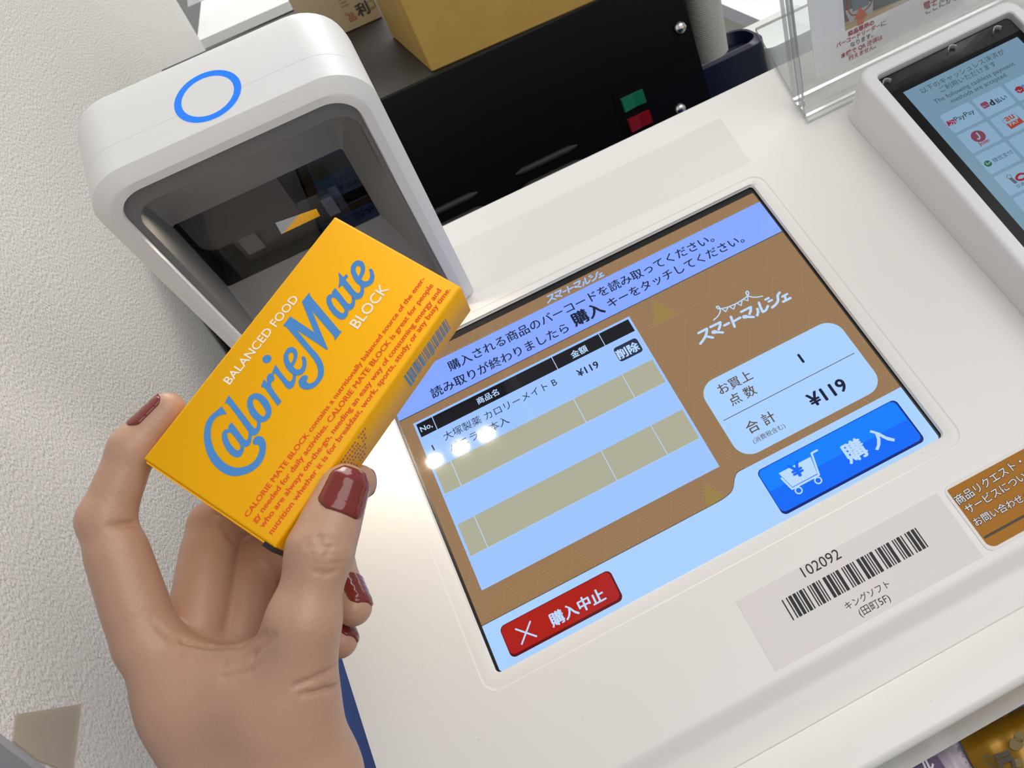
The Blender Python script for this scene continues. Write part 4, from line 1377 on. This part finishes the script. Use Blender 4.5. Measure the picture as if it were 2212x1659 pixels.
class Field:
    def __init__(s, lo, hi):
        s.lo = np.array(lo)
        s.n = np.ceil((np.array(hi) - s.lo) / VOX).astype(int) + 1
        s.d = np.full(s.n, 0.02, np.float32)

    def sub(s, lo, hi):
        a = np.maximum(np.floor((lo - s.lo) / VOX).astype(int), 0)
        c = np.minimum(np.ceil((hi - s.lo) / VOX).astype(int) + 1, s.n)
        ax = [s.lo[i] + VOX * np.arange(a[i], c[i]) for i in range(3)]
        return tuple(slice(a[i], c[i]) for i in range(3)), ax[0][:, None, None], ax[1][None, :, None], ax[2][None, None, :]

    @staticmethod
    def cone(X, Y, Z, a, c, ra, rb, flat=None):
        ba = c - a
        px, py, pz = X - a[0], Y - a[1], Z - a[2]
        h = np.clip((px * ba[0] + py * ba[1] + pz * ba[2]) / (ba @ ba), 0, 1)
        dx, dy, dz = px - h * ba[0], py - h * ba[1], pz - h * ba[2]
        if flat is not None:                      # squeeze along a direction
            fv, fs = flat
            t = dx * fv[0] + dy * fv[1] + dz * fv[2]
            dx, dy, dz = dx + t * (fs - 1) * fv[0], dy + t * (fs - 1) * fv[1], dz + t * (fs - 1) * fv[2]
        return np.sqrt(dx * dx + dy * dy + dz * dz) - (ra + (rb - ra) * h)

    def limb(s, a, c, ra, rb, k=0.004, flat=None):
        a, c = np.array(a), np.array(c)
        r = max(ra, rb) + k + 0.003
        sl, X, Y, Z = s.sub(np.minimum(a, c) - r, np.maximum(a, c) + r)
        e = s.cone(X, Y, Z, a, c, ra, rb, flat).astype(np.float32)
        d = s.d[sl]
        h = np.clip(0.5 + 0.5 * (d - e) / k, 0, 1)
        s.d[sl] = d * (1 - h) + e * h - k * h * (1 - h)

    def merge(s, o, k):
        h = np.clip(0.5 + 0.5 * (s.d - o.d) / k, 0, 1)
        s.d = s.d * (1 - h) + o.d * h - k * h * (1 - h)

    def crease(s, pts, r=0.0009, k=0.0012):
        pts = [np.array(p) for p in pts]
        for a, c in zip(pts[:-1], pts[1:]):
            q = r + k + 0.002
            sl, X, Y, Z = s.sub(np.minimum(a, c) - q, np.maximum(a, c) + q)
            e = -s.cone(X, Y, Z, a, c, r, r).astype(np.float32)
            d = s.d[sl]
            h = np.clip(0.5 - 0.5 * (d - e) / k, 0, 1)
            s.d[sl] = d * (1 - h) + e * h + k * h * (1 - h)

    def surface(s):
        d = s.d
        ins = d < 0
        n0, n1, n2 = d.shape
        cnt = np.zeros((n0 - 1, n1 - 1, n2 - 1), np.float32)
        acc = np.zeros((3, n0 - 1, n1 - 1, n2 - 1), np.float32)
        corners = [(i, j, k) for i in (0, 1) for j in (0, 1) for k in (0, 1)]
        g = lambda A, c: A[c[0]:n0 - 1 + c[0], c[1]:n1 - 1 + c[1], c[2]:n2 - 1 + c[2]]
        for a in corners:
            for ax in range(3):
                if a[ax] == 0:
                    c = list(a)
                    c[ax] = 1
                    da, dc = g(d, a), g(d, c)
                    x = (g(ins, a) != g(ins, c))
                    t = np.where(x, da / np.where(x, da - dc, 1), 0)
                    cnt += x
                    for q in range(3):
                        acc[q] += x * (a[q] + (t if q == ax else 0))
        act = cnt > 0
        idx = np.full(act.shape, -1, np.int64)
        idx[act] = np.arange(act.sum())
        pos = np.stack([acc[q][act] / cnt[act] for q in range(3)], 1) + np.argwhere(act)
        V = s.lo + pos * VOX
        F = []
        for ax in range(3):
            o1, o2 = [(1, 2), (2, 0), (0, 1)][ax]
            sl0, sl1 = [slice(None)] * 3, [slice(None)] * 3
            sl0[ax], sl1[ax] = slice(0, -1), slice(1, None)
            A, B = ins[tuple(sl0)], ins[tuple(sl1)]
            E_ = np.argwhere(A != B)
            E_ = E_[(E_[:, o1] > 0) & (E_[:, o2] > 0) & (E_[:, o1] < d.shape[o1] - 1) & (E_[:, o2] < d.shape[o2] - 1)]
            flip = A[E_[:, 0], E_[:, 1], E_[:, 2]]
            def at(a_, c_):
                q = E_.copy()
                q[:, o1] += a_
                q[:, o2] += c_
                return idx[q[:, 0], q[:, 1], q[:, 2]]
            Q = np.stack([at(-1, -1), at(0, -1), at(0, 0), at(-1, 0)], 1)
            Q[~flip] = Q[~flip][:, ::-1]
            F.append(Q)
        return V, np.concatenate(F)


# joints, measured in the picture with their distance along the view axis
J = dict(
    arm=(600, 2150, .268), wrist=(580, 1690, .292), wr_l=(508, 1690, .296), wr_r=(655, 1690, .290),
    t_cmc=(622, 1540, .2865), t_mcp=(655, 1345, .2835), t_ip=(692, 1188, .2880), t_tip=(744, 1052, .2975),
    i_mcp=(316, 1385, .2990), i_pip=(228, 1122, .3040), i_dip=(287, 968, .3090), i_tip=(362, 884, .3130),
    m_mcp=(420, 1400, .3150), m_pip=(462, 1135, .3370), m_dip=(640, 1050, .3400), m_tip=(774, 1042, .3210),
    r_mcp=(510, 1410, .3220), r_pip=(556, 1192, .3420), r_dip=(715, 1218, .3330), r_tip=(764, 1313, .3170),
    p_mcp=(590, 1440, .3240), p_pip=(630, 1300, .3400), p_dip=(708, 1325, .3330), p_tip=(735, 1384, .3200))
J = {k: KP(*v) for k, v in J.items()}
allp = np.array(list(J.values()))
lo_, hi_ = allp.min(0) - .030, allp.max(0) + .026
hand = Field(lo_, hi_)
L_ = lambda a, c, ra, rb, k=.004, f=hand, flat=None: f.limb(J[a] if isinstance(a, str) else a, J[c] if isinstance(c, str) else c, ra, rb, k, flat)
mid = lambda a, c, t: J[a] * (1 - t) + J[c] * t
# palm: metacarpals and forearm
L_('wrist', 'arm', .0225, .0250, .012)
L_('wr_l', mid('wr_l', 'arm', .8), .0140, .0180, .012)
L_('wr_r', mid('wr_r', 'arm', .8), .0120, .0160, .012)
L_('wr_l', 'i_mcp', .0135, .0096, .010)
L_('wr_l', 'm_mcp', .0140, .0090, .010)
L_('wrist', 'r_mcp', .0130, .0086, .010)
L_('wr_r', 'p_mcp', .0130, .0080, .010)
L_('wr_r', 't_cmc', .0150, .0125, .012)
L_('t_cmc', 't_mcp', .0130, .0098, .008)
L_(KP(470, 1550, .297), KP(590, 1530, .2890), .0150, .0130, .014)
# web between thumb and index
L_(KP(350, 1395, .2985), KP(400, 1440, .2965), .0070, .0050, .007)
L_(KP(400, 1440, .2965), KP(520, 1452, .2915), .0050, .0052, .008)
L_(KP(520, 1452, .2915), KP(610, 1400, .2870), .0052, .0065, .008)
L_(KP(400, 1510, .2975), KP(590, 1510, .2890), .0120, .0110, .012)
# index and thumb
idx = Field(lo_, hi_)
for a, c, ra, rb in (('i_mcp', 'i_pip', .0096, .0086), ('i_pip', 'i_dip', .0086, .0074), ('i_dip', 'i_tip', .0074, .0058)):
    L_(a, c, ra, rb, .003, idx)
L_(mid('i_mcp', 'i_pip', .25), mid('i_mcp', 'i_pip', .7), .0096, .0090, .004, idx)
hand.merge(idx, .004)
thb = Field(lo_, hi_)
for a, c, ra, rb in (('t_cmc', 't_mcp', .0122, .0096), ('t_mcp', 't_ip', .0095, .0098), ('t_ip', 't_tip', .0098, .0070)):
    L_(a, c, ra, rb, .004, thb)
L_(mid('t_ip', 't_tip', .45), mid('t_ip', 't_tip', .92), .0086, .0074, .004, thb)
hand.merge(thb, .006)
for f_, rs in (('m', (.0096, .0088, .0082, .0072, .0062)), ('r', (.0092, .0084, .0078, .0068, .0062)), ('p', (.0078, .0072, .0068, .0064, .0060))):
    g_ = Field(lo_, hi_)
    for (a, c), ra, rb in zip(((f_ + '_mcp', f_ + '_pip'), (f_ + '_pip', f_ + '_dip'), (f_ + '_dip', f_ + '_tip')), rs[:3], (rs[1], rs[2], rs[4])):
        L_(a, c, ra, rb, .003, g_)
    L_(mid(f_ + '_mcp', f_ + '_pip', .2), mid(f_ + '_mcp', f_ + '_pip', .75), rs[0] + .0002, rs[1] + .0006, .004, g_)
    hand.merge(g_, .0018)
# the carton presses the fingers flat: no skin inside it
gx_ = [hand.lo[i] + VOX * np.arange(hand.n[i]) for i in range(3)]
rel_ = [gx_[0][:, None, None] - BOX.o[0], gx_[1][None, :, None] - BOX.o[1], gx_[2][None, None, :] - BOX.o[2]]
dot_ = lambda v_: rel_[0] * v_[0] + rel_[1] * v_[1] + rel_[2] * v_[2]
bu_, bv_, bn_ = dot_(BOX.x), dot_(BOX.y), dot_(BOX.n)
bd_ = np.maximum(np.maximum(np.abs(bu_ - BL_ / 2) - BL_ / 2, np.abs(bv_ - BW_ / 2) - BW_ / 2), np.abs(bn_ + BT_ / 2) - BT_ / 2) - .0005
hand.d = np.maximum(hand.d, -bd_).astype(np.float32)


def groove(pts, z0, r=.0009, lift=.00005):
    """shallow fold: pts in the picture, snapped onto the skin in front"""
    out = []
    for x_, y_ in pts:
        for z_ in np.arange(z0 - .02, z0 + .03, .0004):
            p_ = KP(x_, y_, z_)
            g_ = np.round((p_ - hand.lo) / VOX).astype(int)
            if (g_ > 0).all() and (g_ < np.array(hand.d.shape) - 1).all() and hand.d[tuple(g_)] < 0:
                out.append(KP(x_, y_, z_ - .0005 - lift))
                break
    if len(out) > 1:
        hand.crease(out, r)


for pts in ([(652, 1168), (690, 1160), (735, 1168)], [(660, 1180), (700, 1182), (738, 1180)], [(668, 1196), (705, 1202), (745, 1196)], [(664, 1212), (700, 1220), (735, 1216)], [(672, 1232), (705, 1240), (732, 1232)], [(690, 1160), (694, 1182)], [(712, 1182), (706, 1202)]):
    groove(pts, .285, .0006)
groove([(236, 1136), (262, 1134), (290, 1131), (312, 1120)], .300, .0010)
groove([(285, 1102), (305, 1095)], .300, .0006)
groove([(470, 1108), (486, 1122), (505, 1147), (528, 1168)], .325, .0011)
groove([(478, 1135), (496, 1158), (514, 1172)], .325, .0007)
groove([(600, 1170), (606, 1200), (618, 1226)], .33, .0008)
groove([(345, 1355), (400, 1385), (450, 1395), (520, 1392), (570, 1370)], .29, .0010)
groove([(330, 1340), (368, 1378), (392, 1410)], .29, .0008)
groove([(420, 1420), (480, 1432), (545, 1415), (590, 1372)], .288, .0009)
groove([(480, 1462), (540, 1450), (590, 1410)], .286, .0007)
groove([(640, 1480), (690, 1462), (725, 1440)], .28, .0008)
groove([(650, 1500), (700, 1490), (735, 1475)], .28, .0006)
HV, HF = hand.surface()
lab_ = np.arange(len(HV))                                # keep the one connected skin
while True:
    m_ = lab_[HF].min(1)
    new_ = lab_.copy()
    for c_ in range(4):
        np.minimum.at(new_, HF[:, c_], m_)
    new_ = new_[new_]
    if (new_ == lab_).all():
        break
    lab_ = new_
big_ = np.bincount(lab_).argmax()
keep_ = lab_ == big_
remap_ = np.cumsum(keep_) - 1
HF = remap_[HF[keep_[HF[:, 0]]]]
HV = HV[keep_]
SKIN = mat('skin', (0.555, 0.325, 0.22, 1), rough=.40, spec=.45, sss=.2, var=.14, bump=(700, .25, .0006, (1, 1, 1)))
me = bpy.data.meshes.new('hand')
me.from_pydata(HV.tolist(), [], HF.tolist())
me.materials.append(SKIN)
me.polygons.foreach_set('use_smooth', [True] * len(me.polygons))
person = thing('person', 'hand and wrist with glossy brick red nails holding up the yellow carton', 'person', K(590, 1800, .29))
skin_ob = bpy.data.objects.new('hand', me)
COL.objects.link(skin_ob)
skin_ob.parent = person
skin_ob.matrix_parent_inverse = Matrix.Translation(-Vector(person.location))
sm = skin_ob.modifiers.new('relax', 'SMOOTH')
sm.factor, sm.iterations = .5, 3

NAIL = mat('nail_varnish_brick_red', (0.19, 0.026, 0.019, 1), rough=.13, spec=.4, coat=.35)


def skin_r(cen, nrm, least):
    """distance from the bone to the skin along nrm"""
    lim = np.array(hand.d.shape) - 2
    for r in np.arange(.002, .016, .0002):
        g_ = (cen + nrm * r - hand.lo) / VOX
        i_ = np.clip(np.floor(g_).astype(int), 0, lim)
        w_ = g_ - i_
        c_ = hand.d[i_[0]:i_[0] + 2, i_[1]:i_[1] + 2, i_[2]:i_[2] + 2]
        c_ = c_[0] * (1 - w_[0]) + c_[1] * w_[0]
        c_ = c_[0] * (1 - w_[1]) + c_[1] * w_[1]
        if c_[0] * (1 - w_[2]) + c_[1] * w_[2] > 0:
            return max(r, least * .85)
    return least


def nail(a, c, ra, rb, out_cam, s0, s1, half, lab=None):
    """curved plate over the end of a finger: a joint, c tip centre, radii there, outward direction in camera axes"""
    a, c = J[a], J[c]
    ax = c - a
    Ln = np.linalg.norm(ax)
    ax = ax / Ln
    o_ = RW.T @ np.array(out_cam, float)
    o_ = o_ - ax * (o_ @ ax)
    o_ /= np.linalg.norm(o_)
    sd_ = np.cross(ax, o_)
    NI, NJ = 14, 16
    top, bot = [], []
    for j in range(NJ + 1):
        t = j / NJ
        s_ = s0 + (s1 - s0) * t
        edge = 1 - (max(0, (t - .80) / .2) ** 2.2) * .38 - (max(0, (.22 - t) / .22) ** 2) * .45
        for i in range(NI + 1):
            w_ = (i / NI * 2 - 1) * half * edge
            cen = a + ax * s_
            nrm = o_ * math.cos(w_) + sd_ * math.sin(w_)
            p_ = cen + nrm * skin_r(cen, nrm, rb)
            rim = min(i, NI - i, j, NJ - j)
            top.append(p_ + nrm * (.0004 if rim > 0 else .0001))
            bot.append(p_ - nrm * .0012)
    q = MB()
    W_ = NI + 1
    fs = [(j * W_ + i, j * W_ + i + 1, (j + 1) * W_ + i + 1, (j + 1) * W_ + i) for j in range(NJ) for i in range(NI)]
    q.add(top + bot, fs + [tuple(W_ * (NJ + 1) + k for k in f_[::-1]) for f_ in fs], NAIL, True)
    bd_ = [i for i in range(W_)] + [j * W_ + NI for j in range(1, NJ + 1)] + [NJ * W_ + i for i in range(NI - 1, -1, -1)] + [j * W_ for j in range(NJ - 1, 0, -1)]
    off = W_ * (NJ + 1)
    q.f += [[bd_[k], bd_[(k + 1) % len(bd_)], off + bd_[(k + 1) % len(bd_)], off + bd_[k]] for k in range(len(bd_))]
    q.m += [0] * len(bd_)
    q.sm += [True] * len(bd_)
    o = q.build('fingernail', person, recalc=True)
    o['label'] = lab or 'glossy brick red nail'
    return o


nail('t_ip', 't_tip', .0098, .0072, (.42, .08, -1), .0108, .0262, 1.0, 'brick red thumbnail')
nail('i_dip', 'i_tip', .0074, .0058, (-.78, -.62, -.36), .0055, .0185, .95)
nail('m_dip', 'm_tip', .0068, .0062, (.62, .15, .78), .0240, .0372, 1.0)
nail('r_dip', 'r_tip', .0068, .0062, (.80, -.10, -.60), .0130, .0262, .98)
nail('p_dip', 'p_tip', .0068, .0060, (.80, -.05, -.66), .0070, .0200, .98)
